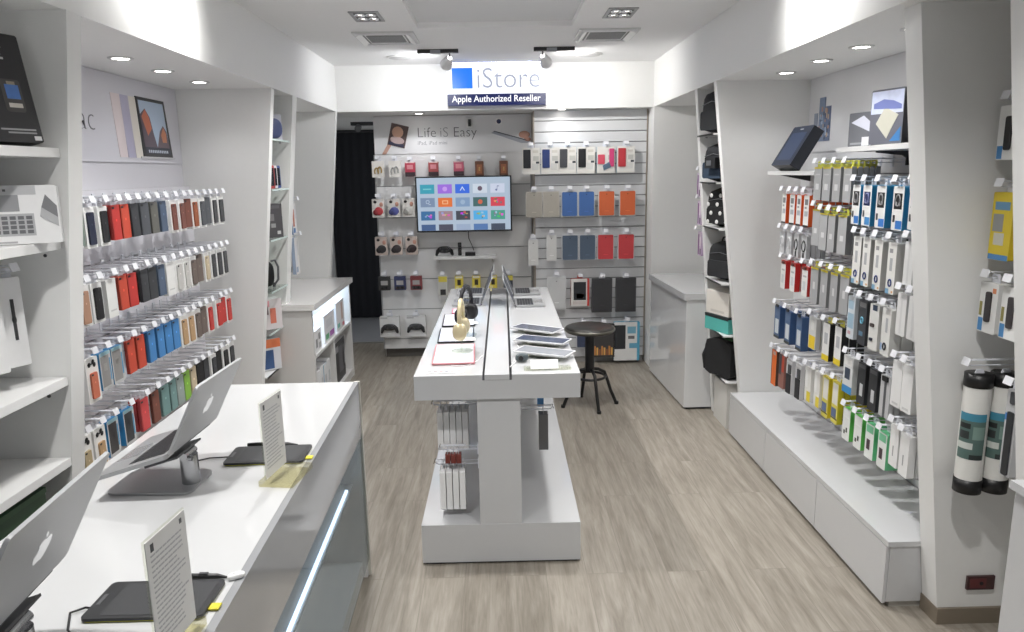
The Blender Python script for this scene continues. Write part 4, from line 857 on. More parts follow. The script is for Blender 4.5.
t = MB().tube([(-.86, 1.30, CZ + .004), (-.90, 1.34, CZ + .004), (-.93, 1.40, CZ + .004), (-.905, 1.415, CZ + .006), (-.892, 1.412, CZ + .006)], .0025, BLACK).build('usb_cable'); tag(t, 'black cable running from the nearer graphics tablet to the laptop stand', 'cable')
t = MB().tube([(-1.02, 2.215, CZ + .004), (-.965, 2.25, CZ + .004), (-.906, 2.255, CZ + .004)], .0025, BLACK).build('usb_cable'); tag(t, 'black cable running from the farther graphics tablet under the laptop stand', 'cable')

# ------------------------------------------------------------------ television wall
t = thing('television', 'wall-mounted television showing a grid of coloured app tiles', 'television', (-.331, 7.12, 1.5615))
W, H = .93, .535
MB().box(-W / 2, W / 2, -.03, .0, -H / 2, H / 2, BLACK).build('casing', t, bevel=.004)
MB().box(-.2, .2, 0, .104, -.12, .12, DGREY).build('wall_mount', t)
SC = lambda c, e=.8: mat([int(.82 * v + 26) for v in c], .3, emit=e, noise=0)
b = MB(); b.quad((-W / 2 + .014, -.0306, -H / 2 + .016), (W / 2 - .014, -.0306, -H / 2 + .016), (W / 2 - .014, -.0306, H / 2 - .012), (-W / 2 + .014, -.0306, H / 2 - .012), SC((176, 196, 218), .75))
tiles = [[(40, 150, 176), (150, 96, 222), (40, 96, 226), (206, 218, 232), (206, 214, 236)], [(112, 134, 166), (228, 104, 40), (120, 150, 190), (50, 90, 90), (214, 52, 70)],
         [(40, 96, 150), (150, 120, 130), (50, 56, 66), (70, 170, 232), (60, 150, 130)], [(50, 80, 130), (60, 60, 80), (150, 170, 200), (70, 110, 170), (50, 60, 80)]]
tw, th = .138, .088
for r_ in range(4):
    for c_ in range(5):
        x = -W / 2 + .045 + c_ * .170; z = H / 2 - .075 - r_ * .128
        zb = max(z - th, -H / 2 + .017)
        b.quad((x, -.0312, zb), (x + tw, -.0312, zb), (x + tw, -.0312, z), (x, -.0312, z), SC(tiles[r_][c_]))
        xc, zc = x + tw / 2, z - th / 2
        k = r_ * 5 + c_
        if r_ == 3: continue
        if k in (1, 3, 7, 8): b.prism(ring2(.046, 14, xc, zc), -.0322, -.0313, SC({1: (196, 150, 240), 3: (90, 70, 90), 7: (150, 176, 206), 8: (206, 90, 60)}[k]), axis='Y')
        elif k == 0: b.box(xc - .04, xc + .04, -.032, -.0313, zc - .006, zc + .006, SC((110, 200, 210)))
        elif k == 2: b.prism([(xc - .026, zc - .018), (xc, zc + .024), (xc + .026, zc - .018), (xc + .016, zc - .018), (xc, zc + .008), (xc - .016, zc - .018)], -.032, -.0313, SC((206, 222, 250)), axis='Y')
        elif k == 4: b.prism(ring2(.020, 10, xc - .012, zc - .016), -.032, -.0313, SC((90, 100, 150)), axis='Y'); b.box(xc - .005, xc - .001, -.032, -.0313, zc - .016, zc + .024, SC((90, 100, 150))); b.box(xc - .005, xc + .014, -.032, -.0313, zc + .016, zc + .024, SC((90, 100, 150)))
        elif k == 5: b.tube([(xc + .016 * math.cos(a), -.0322, zc + .006 + .016 * math.sin(a)) for a in [2 * PI * i / 12 for i in range(12)]], .0025, SC((190, 204, 224)), 5, closed=True); b.box(xc + .008, xc + .03, -.032, -.0313, zc - .022, zc - .016, SC((190, 204, 224)))
        elif k == 6: b.box(xc - .028, xc + .028, -.032, -.0313, zc - .018, zc + .018, SC((250, 190, 140))); b.box(xc - .02, xc + .02, -.0324, -.032, zc - .011, zc + .011, SC((228, 104, 40)))
        else:
            rnd = random.Random(k)
            for q in range(6):
                xx, zz = xc + rnd.uniform(-.045, .03), zc + rnd.uniform(-.03, .02)
                b.box(xx, xx + rnd.uniform(.01, .03), -.032 - q * 1e-4, -.0313, zz, zz + rnd.uniform(.008, .024), SC((rnd.randint(60, 240), rnd.randint(40, 220), rnd.randint(60, 230))))
b.build('screen', t)
t = MB().tube([(-.30, 7.20, 1.30), (-.30, 7.215, 1.22), (-.27, 7.215, 1.15), (-.25, 7.18, 1.10)], .004, BLACK).build('power_cord'); tag(t, 'black cord hanging from the television to the box on the shelf', 'cord')
t = thing('wall_shelf', 'thin white shelf under the television holding a game controller', 'shelf', (-.335, 7.23, 1.03))
MB().box(-.305, .305, -.19, 0, 0, .025, SHELF).build('board', t, bevel=.002)
for x in (-.27, .27): MB().prism([(0, 0), (-.15, 0), (0, -.06)], x - .006, x + .006, SHELF, axis='X').build('bracket', t)
SZ = 1.055
def gamepad(b, M, mt):
    b.T = M
    b.ell((0, 0, 0), (.070, .016, .034), mt, 20, 10, .8)
    for s_ in (-1, 1): b.tube([(s_ * .045, 0, .004), (s_ * .066, 0, -.014), (s_ * .078, 0, -.048)], [.020, .021, .014], mt, 10); b.ell((s_ * .078, 0, -.048), (.014, .014, .014), mt, 10, 6)
    for x, z in ((-.022, -.012), (.022, -.012)): b.cyl((x, -.014, z), (x, -.026, z), .010, M_((58, 58, 60)), 12)
    b.box(-.05, -.03, -.019, -.013, .006, .012, M_((80, 80, 84))); b.box(-.043, -.037, -.019, -.013, 0, .019, M_((80, 80, 84)))
    for q in range(4): b.cyl((.042 + .012 * math.cos(q * PI / 2), -.012, .010 + .012 * math.sin(q * PI / 2)), (.042 + .012 * math.cos(q * PI / 2), -.019, .010 + .012 * math.sin(q * PI / 2)), .005, M_((90, 90, 94)), 8)
    b.T = None
    return b
t = thing('game_controller', 'black game controller standing on the television shelf', 'game controller', (-.54, 7.14, SZ))
gamepad(MB(), Matrix.Translation((0, 0, .062)), BLACK).build('body', t)
t = thing('remote_control', 'slim black remote standing upright on the television shelf', 'remote', (-.388, 7.14, SZ))
MB().prism(rr(.036, .13, .008, 0, .066), -.006, .006, BLACK, axis='Y').build('body', t, bevel=.002)
b = MB(); b.prism(ring2(.022, 14, 0, .108), -.0075, -.006, DGREY, axis='Y'); [b.prism(ring2(.008, 8, x, z), -.0072, -.006, M_((110, 110, 112)), axis='Y') for x in (-.008, .008) for z in (.06, .078)]; b.build('buttons', t)
t = thing('streaming_box', 'small black streaming box on the television shelf', 'media box', (-.285, 7.14, SZ))
MB().prism(rr(.10, .10, .018), 0, .032, BLACK, axis='Z').build('body', t, bevel=.002); b = MB(); emblem(b, .016, Matrix.Translation((0, 0, .0321)), DGREY, .0004); b.build('emblem', t)
LW = 7.23
def back_hook(x, z, y, L, what, grp): hook(L, (x, y, z), 0, 'hook for ' + what, grp)
HB = 'peg hooks on the television wall'
def tv_pack(sk, st, label, x, z, n=1, L=.13):
    back_hook(x, z + .018, LW, L, label, HB)
    for q in range(n):
        hang(sk, (3,), label if q == 0 else label + ', second back', (x, LW - L + .02 + st['d'] * K / 2 + q * (st['d'] * K + .004), z + .018), 0, 'packs on the television wall', st)
def bandx(c):
    def f(b, w, h, d):
        for s_, zz in ((-.12, 0), (.14, -.06)):
            b.tube([(s_ * w + .018 * math.cos(a), -d / 2 - .006, -.018 - (.64 + zz) * h + .034 * math.sin(a)) for a in [D2R(-40 + 260 * i / 12) for i in range(13)]], .007, M_(c), 8)
    return f
def cansx(c):
    def f(b, w, h, d):
        b.ell((.004, -d / 2 - .004, -.018 - .66 * h), (.044, .012, .040), M_(c), 16, 10); b.ell((-.022, -d / 2 - .006, -.018 - .72 * h), (.030, .012, .030), M_(shade(c, .8)), 14, 8)
        b.ell((.03, -d / 2 - .002, -.018 - .30 * h), (.018, .006, .022), M_((206, 150, 130)), 12, 8); b.ell((-.028, -d / 2 - .003, -.018 - .16 * h), (.016, .006, .014), M_((40, 34, 34)), 12, 8)
    return f
CRD = M_((232, 228, 222))
for x, c, cn in ((-1.150, (168, 138, 76), 'gold'), (-.990, (168, 168, 166), 'silver')):
    tv_pack('watch_' + cn, dict(name='watch_band_pack', cat='watch band', w=.110, h=.145, d=.020, body=CRD, extras=[('watch_band', bandx(c))]), 'white card with %s watch band at the top of the television wall' % cn, x, 1.985)
RP = lambda c1, c2: dict(name='speaker_box', cat='speaker', w=.090, h=.130, d=.060, body=M_(c1), side=M_(shade(c1, .8)), prints=[(-.5, .70, .5, 1, M_(c2)), (-.3, .2, .3, .5, M_((226, 140, 150))), (-.46, .0, .46, .08, M_((226, 200, 200)))])
for x, c, ds, w in ((-.842, (204, 60, 84), 'pink-red box with dark base', 0), (-.617, (176, 74, 76), 'red brown patterned box', 0), (-.373, (200, 84, 112), 'rose box with dark base', 0)):
    tv_pack('rbox%d' % int(x * -1000), RP(c, (60, 44, 50)), ds + ' above the television', x, 1.972)
for x, ds in ((-.173, 'brown box with gold mark over the television, beside the rose box'), (.062, 'brown box with gold mark over the television corner')):
    tv_pack('brownbox', dict(name='speaker_box', cat='speaker', w=.078, h=.148, d=.060, body=M_((120, 74, 52)), side=M_((92, 58, 44)), prints=[(-.3, .2, .3, .75, M_((176, 104, 66))), (-.08, .35, .1, .6, M_((226, 190, 110))), (-.5, .85, .5, 1, M_((60, 44, 40)))]), ds, x, 1.968)
for x, c, cn in ((-1.168, (206, 62, 70), 'red'), (-1.015, (84, 92, 168), 'blue'), (-.873, (214, 212, 206), 'white')):
    tv_pack('cans_' + cn, dict(name='headphone_pack', cat='headphones', w=.112, h=.168, d=.050, body=CRD, side=M_((206, 202, 198)), extras=[('headphones', cansx(c))]), 'card pack of %s folded headphones beside the television' % cn, x, 1.625)
for k, x in enumerate((-1.158, -1.01, -.86)):
    tv_pack('cans_dark%d' % k, dict(name='headphone_pack', cat='headphones', w=.112, h=.168, d=.050, body=M_((214, 196, 186)), side=M_((206, 202, 198)), extras=[('headphones', cansx((54 + 6 * k, 52, 54)))]), 'card pack of dark headphones, %s from the dark doorway' % ORD[k + 1], x, 1.255)
for x, c, cn in ((-1.148, (60, 60, 58), 'black'), (-.993, (62, 70, 120), 'navy'), (-.832, (160, 70, 74), 'dark red')):
    tv_pack('ear_' + cn, dict(name='earphone_pack', cat='earphones', w=.108, h=.130, d=.040, body=M_(shade(c, .9)), prints=[(-.3, .3, .3, .62, M_((170, 166, 164))), (-.4, .72, .4, .95, M_((50, 46, 48)))], extras=[('earphones', lambda b, w, h, d: [b.ell((s_ * .02, -d / 2 - .003, -.018 - .8 * h), (.014, .006, .014), BLACK, 10, 6) for s_ in (-1, 1)])]), '%s earphone pack in the low row above the controllers' % cn, x, .862)
tv_pack('yclear', dict(name='cable_pack', cat='cable', w=.085, h=.185, d=.030, body=M_((196, 196, 190)), prints=[(-.46, .0, .46, .28, M_((222, 206, 70))), (-.3, .66, .3, .95, M_((44, 44, 46)))]), 'clear yellow-headed cable pack below the television shelf', -.567, .852)
YB_ = dict(name='charger_box', cat='charger', w=.078, h=.160, d=.045, body=M_((222, 196, 40)), front=M_((226, 204, 60)), side=M_((204, 176, 30)), prints=[(-.2, .22, .22, .55, M_((60, 50, 34))), (-.4, .6, .0, .95, M_((236, 226, 150))), (-.4, .02, .4, .14, M_((240, 236, 210)))])
for k, x in enumerate((-.405, -.233, -.067)):
    tv_pack('ybox', YB_, 'yellow charger box below the shelf, %s from the clear pack' % ORD[k + 1], x, .854)
tv_pack('ydark', dict(name='charger_box', cat='charger', w=.088, h=.150, d=.045, body=M_((70, 76, 90)), prints=[(-.5, .0, .5, .3, M_((214, 200, 70))), (-.2, .4, .2, .8, M_((120, 126, 140)))]), 'grey yellow-headed charger box at the end of the yellow boxes', .085, .848)
for k, x in enumerate((-1.118, -.853)):
    tv_pack('padbox', dict(name='controller_box', cat='game controller', w=.185, h=.195, d=.060, body=M_((226, 226, 226)), side=M_((206, 206, 206)), prints=[(-.46, .02, -.1, .10, M_((190, 190, 192)))], extras=[('controller', lambda b, w, h, d: gamepad(b, Matrix.Translation((0, -d / 2 - .017, -.018 - h * .50)), M_((52, 52, 54))))], tabw=.06), 'white boxed black game controller near the floor, %s the doorway' % ('next to', 'farther from')[k], x, .452, L=.12)
# ------------------------------------------------------------------ tablet cover wall (front face y = 6.90)
RW = 6.90
HC = 'peg hooks on the tablet cover wall'
def cov_pack(sk, st, label, x, z, L=.11):
    back_hook(x, z + .018, RW, L, label, HC)
    hang(sk, (4,), label, (x, RW - L + .02 + st['d'] * K / 2, z + .018), 0, 'packs on the tablet cover wall', st)
def cover(c, w=.165, h=.225, border=None):
    return dict(name='tablet_cover', cat='tablet cover', w=w, h=h, d=.016, body=M_(border or c), side=M_(border or shade(c, .85)), tabw=.06,
                extras=[('cover', lambda b, w, h, d: (b.prism(rr(w * .9, h * .93, .010, 0, -.018 - h * .5), -d / 2 - .005, -d / 2 - .0003, M_(c, .4), axis='Y'), b.prism(ring2(.012, 10, 0, -.018 - h * .14), -d / 2 - .0056, -d / 2 - .005, M_(shade(c, .7)), axis='Y'), b.box(-.02, .02, -d / 2 - .0055, -d / 2 - .005, -.018 - h * .80, -.018 - h * .78, M_(shade(c, 1.2)))))])
tops = [(.313, 'black', (38, 40, 46)), (.489, 'navy', (44, 64, 126)), (.651, 'dark grey', (70, 72, 78)), (.823, 'black', (30, 30, 34)), (1.008, 'pink', (222, 74, 96)), (1.193, 'red', (204, 52, 62))]
for k, (x, cn, c) in enumerate(tops):
    def ex(b, w, h, d, c=c, k=k):
        cm = M_(c, .4)
        if k == 4: b.prism(rr(w * .38, h * .36, .006, -w * .26, -.018 - h * .48), -d / 2 - .008, -d / 2 - .0003, cm, axis='Y'); b.prism([(-.03, -.018 - h * .72), (.03, -.018 - h * .58), (.05, -.018 - h * .78), (-.02, -.018 - h * .9)], -d / 2 - .010, -d / 2 - .0003, M_((90, 116, 140)), axis='Y'); b.prism(rr(w * .26, h * .68, .006, w * .32, -.018 - h * .42), -d / 2 - .008, -d / 2 - .0003, M_((216, 60, 120)), axis='Y')
        else: b.prism(rr(w * .42, h * .70, .006, -w * .22, -.018 - h * .42), -d / 2 - .008, -d / 2 - .0003, cm, axis='Y')
    st = dict(name='folio_pack', cat='tablet cover', w=.155, h=.225, d=.024, body=M_((228, 226, 220)), side=M_((96, 178, 214)), extras=[('folio', ex)], tabw=.06,
              prints=[(.1, .1, .42, .2, M_((210, 206, 196))), (.12, .32, .44, .5, M_((196, 196, 190))), (.05, .6, .4, .85, M_((214, 214, 210))), (.28, .52, .46, .6, M_((60, 66, 76)))])
    cov_pack('folio%d' % k, st, 'white pack with %s folio in the top row, %s from the television' % (cn, ORD[k + 1]), x, 2.075)
for k, (x, cn, c) in enumerate(((.338, 'tan', (184, 178, 166)), (.497, 'tan', (184, 178, 166)), (.67, 'blue', (70, 116, 190)), (.829, 'blue', (70, 116, 190)), (1.018, 'orange', (234, 106, 56)), (1.215, 'orange', (238, 108, 50)))):
    cov_pack('mid_%s%d' % (cn, k // 2), cover(c, .146 if k != 5 else .16, .225, (206, 202, 194) if k == 0 else (216, 216, 214)), '%s tablet cover in the second row, %s from the television' % (cn, ORD[k + 1]), x, 1.675)
for k, (x, cn, c) in enumerate(((.325, 'white', (224, 224, 222)), (.499, 'white', (214, 212, 208)), (.674, 'slate', (84, 102, 124)), (.839, 'slate', (78, 92, 112)), (1.011, 'red', (222, 64, 70)), (1.206, 'red', (222, 60, 66)))):
    cov_pack('low_%s%d' % (cn, k // 2), cover(c, .150 if k else .09, .232, (206, 208, 212) if cn != 'white' else (222, 222, 222)), '%s tablet cover in the third row, %s from the television' % (cn, ORD[k + 1]), x, 1.270 if k else 1.23)
cov_pack('clearbig', cover((204, 205, 206), .17, .30, (212, 213, 214)), 'pale clear tablet cover in the fourth row beside the red framed pack', .544, .872)
cov_pack('redframe', dict(name='tablet_cover', cat='tablet cover', w=.165, h=.250, d=.034, body=M_((224, 220, 216)), side=M_((206, 52, 46)), tabmat=M_((206, 52, 46)), tabw=.05, prints=[(-.36, .12, .32, .78, M_((44, 46, 52))), (-.2, .55, .2, .72, M_((190, 110, 110))), (-.4, .82, .3, .94, M_((206, 196, 192))), (.38, 0, .5, 1, M_((214, 60, 52)))]), 'white red-edged tablet pack with dark picture in the fourth row', .77, .848)
cov_pack('blackbig', cover((60, 60, 64), .185, .310, (70, 70, 74)), 'black tablet cover beside the red-edged pack in the fourth row', .98, .846)
cov_pack('blackbig', cover((60, 60, 64), .185, .310, (70, 70, 74)), 'black tablet cover at the counter end of the fourth row', 1.21, .846)
cov_pack('navylow', cover((62, 72, 100), .125, .22, (206, 208, 212)), 'navy tablet cover low on the wall behind the stool', .80, .40)
cov_pack('candle', dict(name='tablet_box', cat='tablet cover', w=.200, h=.310, d=.030, body=M_((66, 64, 64)), prints=[(-.1, .25, .06, .36, M_((96, 110, 140)))] + [(-.44 + .11 * q, .66 + .05 * (q % 3), -.36 + .11 * q, .94, M_([(206, 130, 60), (226, 170, 80), (150, 84, 50)][q % 3])) for q in range(8)]), 'dark box with glowing amber print low on the wall behind the stool', 1.0, .40)
cov_pack('bluepack', dict(name='tablet_box', cat='tablet cover', w=.235, h=.360, d=.040, body=M_((226, 226, 224)), side=M_((70, 160, 200)), prints=[(-.48, .08, -.05, .70, M_((48, 50, 54))), (.02, .12, .35, .3, M_((120, 180, 206))), (.05, .36, .3, .44, M_((110, 110, 112))), (.1, .55, .4, .68, M_((96, 170, 204))), (.40, 0, .5, 1, M_((80, 170, 206)))]), 'white and cyan tablet box with black cover, lowest beside the counter', 1.225, .415)

# ------------------------------------------------------------------ upper shelves on the charger wall
t = thing('bracket_shelf', 'short white bracket shelf holding the big navy phone box', 'shelf', (1.74, 4.35, 1.812))
MB().box(0, .272, -.345, .345, 0, .022, SHELF).build('board', t, bevel=.002)
MB().prism([(.27, 0), (.06, 0), (.27, -.045)], -.335, -.32, DGREY, axis='Y').build('bracket', t)
MB().prism([(.27, 0), (.06, 0), (.27, -.045)], .32, .335, DGREY, axis='Y').build('bracket', t)
t = thing('bracket_shelf', 'white bracket shelf holding the notebook box and glossy box', 'shelf', (1.74, 3.30, 1.928))
MB().box(0, .272, -.46, .46, 0, .024, SHELF).build('board', t, bevel=.002)
for y in (-.41, .248):
    b = MB(); b.prism([(.27, 0), (.10, 0), (.10, -.008), (.23, -.022), (.27, -.05)], y - .006, y + .006, DGREY, axis='Y'); b.box(.25, .272, y - .006, y + .006, -.07, -.02, BLACK); b.build('bracket', t)
def outer_box(name, label, loc, rotz, w, h, d, tiltx, front, side, prints, extras=()):
    t = thing(name, label, 'box', loc, rotz); M = Matrix.Rotation(tiltx, 4, 'X')
    b = MB(); b.T = M; b.prism(rr(w, h, .008, 0, h / 2), 0, d, side, axis='Y', cap=front); b.build('carton', t)
    for nm, lst in prints:
        b = MB(); b.T = M
        for (poly, mt, dy) in lst: b.prism([(x * w, z * h) for x, z in poly], -.0008 - dy, 0, mt, axis='Y')
        b.build(nm, t)
    return t
R4 = lambda x0, z0, x1, z1: [(x0, z0), (x1, z0), (x1, z1), (x0, z1)]
NV = mat((34, 44, 66), .5, noise=.04, name='navy_box')
outer_box('display_phone_box', 'big navy phone-shaped display box leaning on the shelf beside city photographs', (1.715, 4.43, 1.872), D2R(-88), .27, .265, .07, D2R(-31), NV, M_((24, 28, 38)),
          [('phone_face', [(rr(.9, .93, .05, 0, .5), M_((28, 38, 58), .5), .0), (rr(.72, .70, .02, 0, .48), mat((40, 58, 92), .45, noise=.1), .001), (R4(-.08, .905, .08, .93), M_((170, 172, 176)), .001)])])
outer_box('notebook_box', 'grey box picturing a pale notebook on the bracket shelf', (1.82, 3.655, 1.954), D2R(-78), .21, .165, .05, 0, M_((106, 108, 114)), M_((150, 152, 156)),
          [('notebook_picture', [([(-.42, .72), (.0, .90), (.36, .60), (.36, .36)], M_((206, 208, 222)), 0), (R4(-.42, .06, .0, .12), M_((150, 152, 156)), 0)])])
outer_box('software_box', 'glossy black-sided box with bright snowy picture on the bracket shelf', (1.755, 3.32, 1.954), D2R(-74), .19, .240, .06, 0, M_((110, 112, 124)), M_((30, 30, 34)),
          [('printed_front', [(R4(-.48, .56, .48, .97), mat((214, 222, 250), .2, noise=.15), 0), ([(-.3, .38), (-.05, .68), (.36, .52), (.05, .1)], M_((206, 204, 188)), .001), ([(-.4, .75), (-.1, .82), (.2, .78), (.44, .70), (.44, .62), (-.4, .66)], M_((120, 132, 200)), .0012), ([(.15, .05), (.45, .3), (.45, .05)], M_((60, 130, 200)), .001)])])
t = thing('price_label', 'small white price label in front of the glossy box', 'label', (1.758, 3.50, 1.954), D2R(-80))
MB().prism([(-.002, 0), (.012, 0), (.002, .04), (-.002, .04)], -.025, .025, TAG, axis='X').build('card', t)
MB().box(-.02, .02, .0, .014, 0, .003, CLEARW).build('foot', t)
t = thing('tablet_dock', 'flat black dock lying behind the glossy box near the pillar', 'dock', (1.90, 3.10, 1.954), 0)
MB().prism(rr(.17, .24, .01), 0, .028, BLACK, axis='Z').build('body', t, bevel=.003); MB().box(-.03, .03, -.13, -.12, .004, .02, DGREY).build('socket', t)

# ------------------------------------------------------------------ bags in the narrow niche
def soft(w, h, d, mt, n=2.6):
    b = MB(); N = 18; rows = 10; vs = []; fs = []
    for i in range(rows + 1):
        v = i / rows; k = (1 - abs(2 * v - 1) ** 5) ** .4 * (1 - .12 * v) + .02
        for j in range(N):
            a = 2 * PI * j / N; c, s_ = math.cos(a), math.sin(a)
            vs.append((w / 2 * math.copysign(abs(c) ** .5, c) * max(k, .3), d / 2 * math.copysign(abs(s_) ** .6, s_) * k, h * v))
    for i in range(rows):
        for j in range(N): fs.append((i * N + j, i * N + (j + 1) % N, (i + 1) * N + (j + 1) % N, (i + 1) * N + j))
    fs += [tuple(range(N))[::-1], tuple(range(rows * N, rows * N + N))]
    return b.add(vs, fs, mt, True)
def bag(name, label, loc, rotz, w, h, d, c, pocket=None, handle=True, cat='bag', strap=False, dots=None):
    t = thing(name, label, cat, loc, rotz); m0 = mat(c, .85, noise=.12); m1 = mat(shade(c, .75), .8, noise=.1)
    soft(w, h, d, m0).build('body', t)
    if handle: MB().tube([(-.05, 0, h * .97), (-.04, 0, h + .02), (0, 0, h + .032), (.04, 0, h + .02), (.05, 0, h * .97)], .007, m1, 8).build('handle', t)
    b = MB(); b.prism(rr(w * .7, h * .42, .02, 0, h * .3), -d / 2 - .012, -d / 2 + .01, mat(pocket or shade(c, 1.3), .85, noise=.1), axis='Y')
    if dots:
        for i in range(3):
            for j in range(4): b.ell((-w * .3 + w * .3 * i + (w * .1 if j % 2 else 0), -d / 2 - .012, h * (.14 + .22 * j)), (.015, .004, .015), M_(dots), 10, 6)
    b.build('pocket', t)
    b = MB(); b.tube([(-w * .38, -d * .42, h * .66), (0, -d * .5, h * .72), (w * .38, -d * .42, h * .66)], .003, M_((90, 90, 94), .4), 6); b.build('zip', t)
    if strap: MB().box(-w * .05, w * .35, -d / 2 - .055, -d / 2 - .012, h * .35, h * .62, m1).box(w * .02, w * .2, -d / 2 - .057, -d / 2 - .055, h * .42, h * .55, M_((90, 92, 96))).build('hanging_pouch', t, bevel=.006)
    return t
NS = [(.30, 1.80, .39), (.30, 1.80, 0)]
def niche_shelf(name, label, side, z, glassy, xf, y0=4.915, y1=5.29, mt=None):
    t = thing(name, label, 'shelf', (0, 0, 0)); xw = WX - .005
    x0, x1 = (xf, xw) if side > 0 else (-xw, -xf)
    MB().box(x0, x1, y0, y1, z - .010, z, mt or (GLASS if glassy else SHELF)).build('board', t, bevel=.001)
    e = MB(); e.box(x0 if side > 0 else x1 - .004, x0 + .004 if side > 0 else x1, y0, y1, z - .0105, z + .0005, mat((222, 236, 236), .2, noise=0, name='glass_edge_pale') if glassy else ALU); e.build('front_edge', t)
    for y in (y0 + .03, y1 - .03): MB().cyl((x0 + .06 if side > 0 else x1 - .06, y, z - .018), (x0 + .06 if side > 0 else x1 - .06, y, z - .010), .008, STEEL, 10).build('stud', t)
RSH = [(2.09, 1.44), (1.765, 1.47), (1.45, 1.50), (1.07, 1.53), (.70, 1.56), (.36, 1.59)]
for k, (z, xf) in enumerate(RSH):
    niche_shelf('niche_shelf', 'thin niche shelf among the bags, %s from the top' % ORD[k + 1], 1, z, False, xf, 4.915, 5.30)
bag('laptop_bag', 'tall black laptop bag on the topmost niche shelf', (1.545, 5.10, 2.092), D2R(-72), .31, .30, .16, (30, 31, 34), (38, 39, 42), handle=False)
bag('shoulder_bag', 'black bag with dark blue flap on the second niche shelf', (1.565, 5.10, 1.767), D2R(-72), .30, .265, .15, (34, 35, 40), (44, 62, 84), strap=True, handle=True)
bag('polka_bag', 'black sleeve bag with white polka dots in the niche', (1.60, 5.10, 1.452), D2R(-62), .29, .275, .13, (26, 26, 28), (30, 30, 32), handle=False, dots=(226, 224, 222))
bag('satchel', 'plain black satchel on the niche shelf below the dotted sleeve', (1.625, 5.10, 1.072), D2R(-65), .30, .28, .14, (32, 33, 35), (42, 43, 46))
boxed('router_box', 'white upright box standing over the turquoise box in the niche', 'box', (1.64, 5.10, .823), D2R(-70), .26, .17, .16, M_((226, 220, 210)), M_((222, 216, 206)), [(-.3, .1, .3, .2, M_((206, 200, 190)))], [flap(M_((230, 226, 218)))])
boxed('gift_box', 'turquoise box with black rim on the lower niche shelf', 'box', (1.64, 5.10, .702), D2R(-70), .27, .105, .17, M_((80, 186, 176)), M_((84, 190, 178)), [(-.5, .90, .5, 1, M_((40, 50, 52)))], [('lid', lambda b, w, h, d: b.box(-w / 2 - .002, w / 2 + .002, -d / 2 - .002, d / 2 + .002, h + .0005, h + .013, M_((46, 54, 56))))])
t = thing('folded_jacket', 'black jacket draped over a white block at the niche bottom', 'jacket', (1.66, 5.10, .362))
b = MB()
pr = [(-.14, .02), (-.15, .20), (-.13, .255), (-.05, .285), (.08, .28), (.15, .24), (.155, .03), (.10, -.0), (.0, .015), (-.08, .0)]
pr = [(x, z + .0) for x, z in pr]
b.T = Matrix.Rotation(D2R(-70), 4, 'Z'); b.prism([(x, max(z, .002)) for x, z in pr], -.09, .07, mat((28, 28, 30), .9, noise=.15), axis='Y', smooth=False); o = b.build('cloth', t, bevel=.02, seg=3)
b = MB(); b.T = Matrix.Rotation(D2R(-70), 4, 'Z'); b.tube([(-.14, -.05, .20), (-.175, -.06, .12), (-.17, -.055, .02)], [.03, .03, .022], mat((32, 32, 34), .9, noise=.15), 10); b.build('sleeve', t)
b = MB(); b.T = Matrix.Rotation(D2R(-70), 4, 'Z'); b.box(.02, .12, -.06, .04, .284, .305, M_((70, 110, 70))); b.build('green_lining', t)
boxed('storage_block', 'plain white storage block on the floor under the black jacket', 'box', (1.80, 5.10, 0), 0, .36, .335, .30, M_((214, 212, 206)), M_((210, 208, 202)), [(-.4, .1, .4, .12, M_((180, 178, 172)))], [flap(M_((220, 218, 212)))])
# purple packs hanging past the bag niche
PP = dict(name='sleeve_pack', cat='case', w=.090, h=.170, d=.030, body=M_((206, 190, 210)), side=M_((176, 150, 184)), prints=[(-.4, .1, -.1, .95, M_((120, 60, 130))), (.0, .2, .4, .6, M_((226, 214, 226))), (.1, .7, .4, .95, M_((90, 50, 100)))])
for k, (z, y) in enumerate(((1.83, 5.50), (1.62, 5.50), (1.385, 5.50))):
    x1 = 1.43 + .01 * k
    hook(.62, (WX, y, z + .018), -PI / 2, 'long peg hook holding purple packs past the bag niche, %s from top' % ORD[k + 1], 'long hooks past the bag niche')
    for q in range(2):
        hang('purple', (5,), 'purple and white hanging pack past the bag niche, %s %s from top' % (('front', 'rear')[q], ORD[k + 1]), (x1 + .105 + q * .05, y, z + .018), -PI / 2, 'purple packs past the bag niche', PP)

# ------------------------------------------------------------------ glass shelves of the narrow niche on the display counter side
LSH = [(2.103, 1.47), (1.775, 1.50), (1.435, 1.535), (1.08, 1.56), (.78, 1.60)]
for k, (z, xf) in enumerate(LSH):
    niche_shelf('niche_shelf', 'glass shelf between the leaning fins, %s from the top' % ORD[k + 1], -1, z, True, xf, 4.905, 5.288 if z > .95 else 5.23)
t = thing('folding_headset', 'dark blue boxed ear defender on the topmost glass shelf', 'headphones', (-1.535, 5.12, 2.105), D2R(40))
MB().box(-.07, .07, .0, .06, 0, .17, M_((206, 208, 222))).build('card', t, bevel=.002); b = MB(); b.ell((0, -.024, .075), (.062, .022, .068), M_((74, 84, 130)), 20, 12, .85); b.build('case', t); b = MB(); b.tube([(-.05, -.005, .10), (-.05, -.01, .165), (-.02, -.01, .18)], .006, M_((90, 90, 140)), 8); b.build('strap', t)
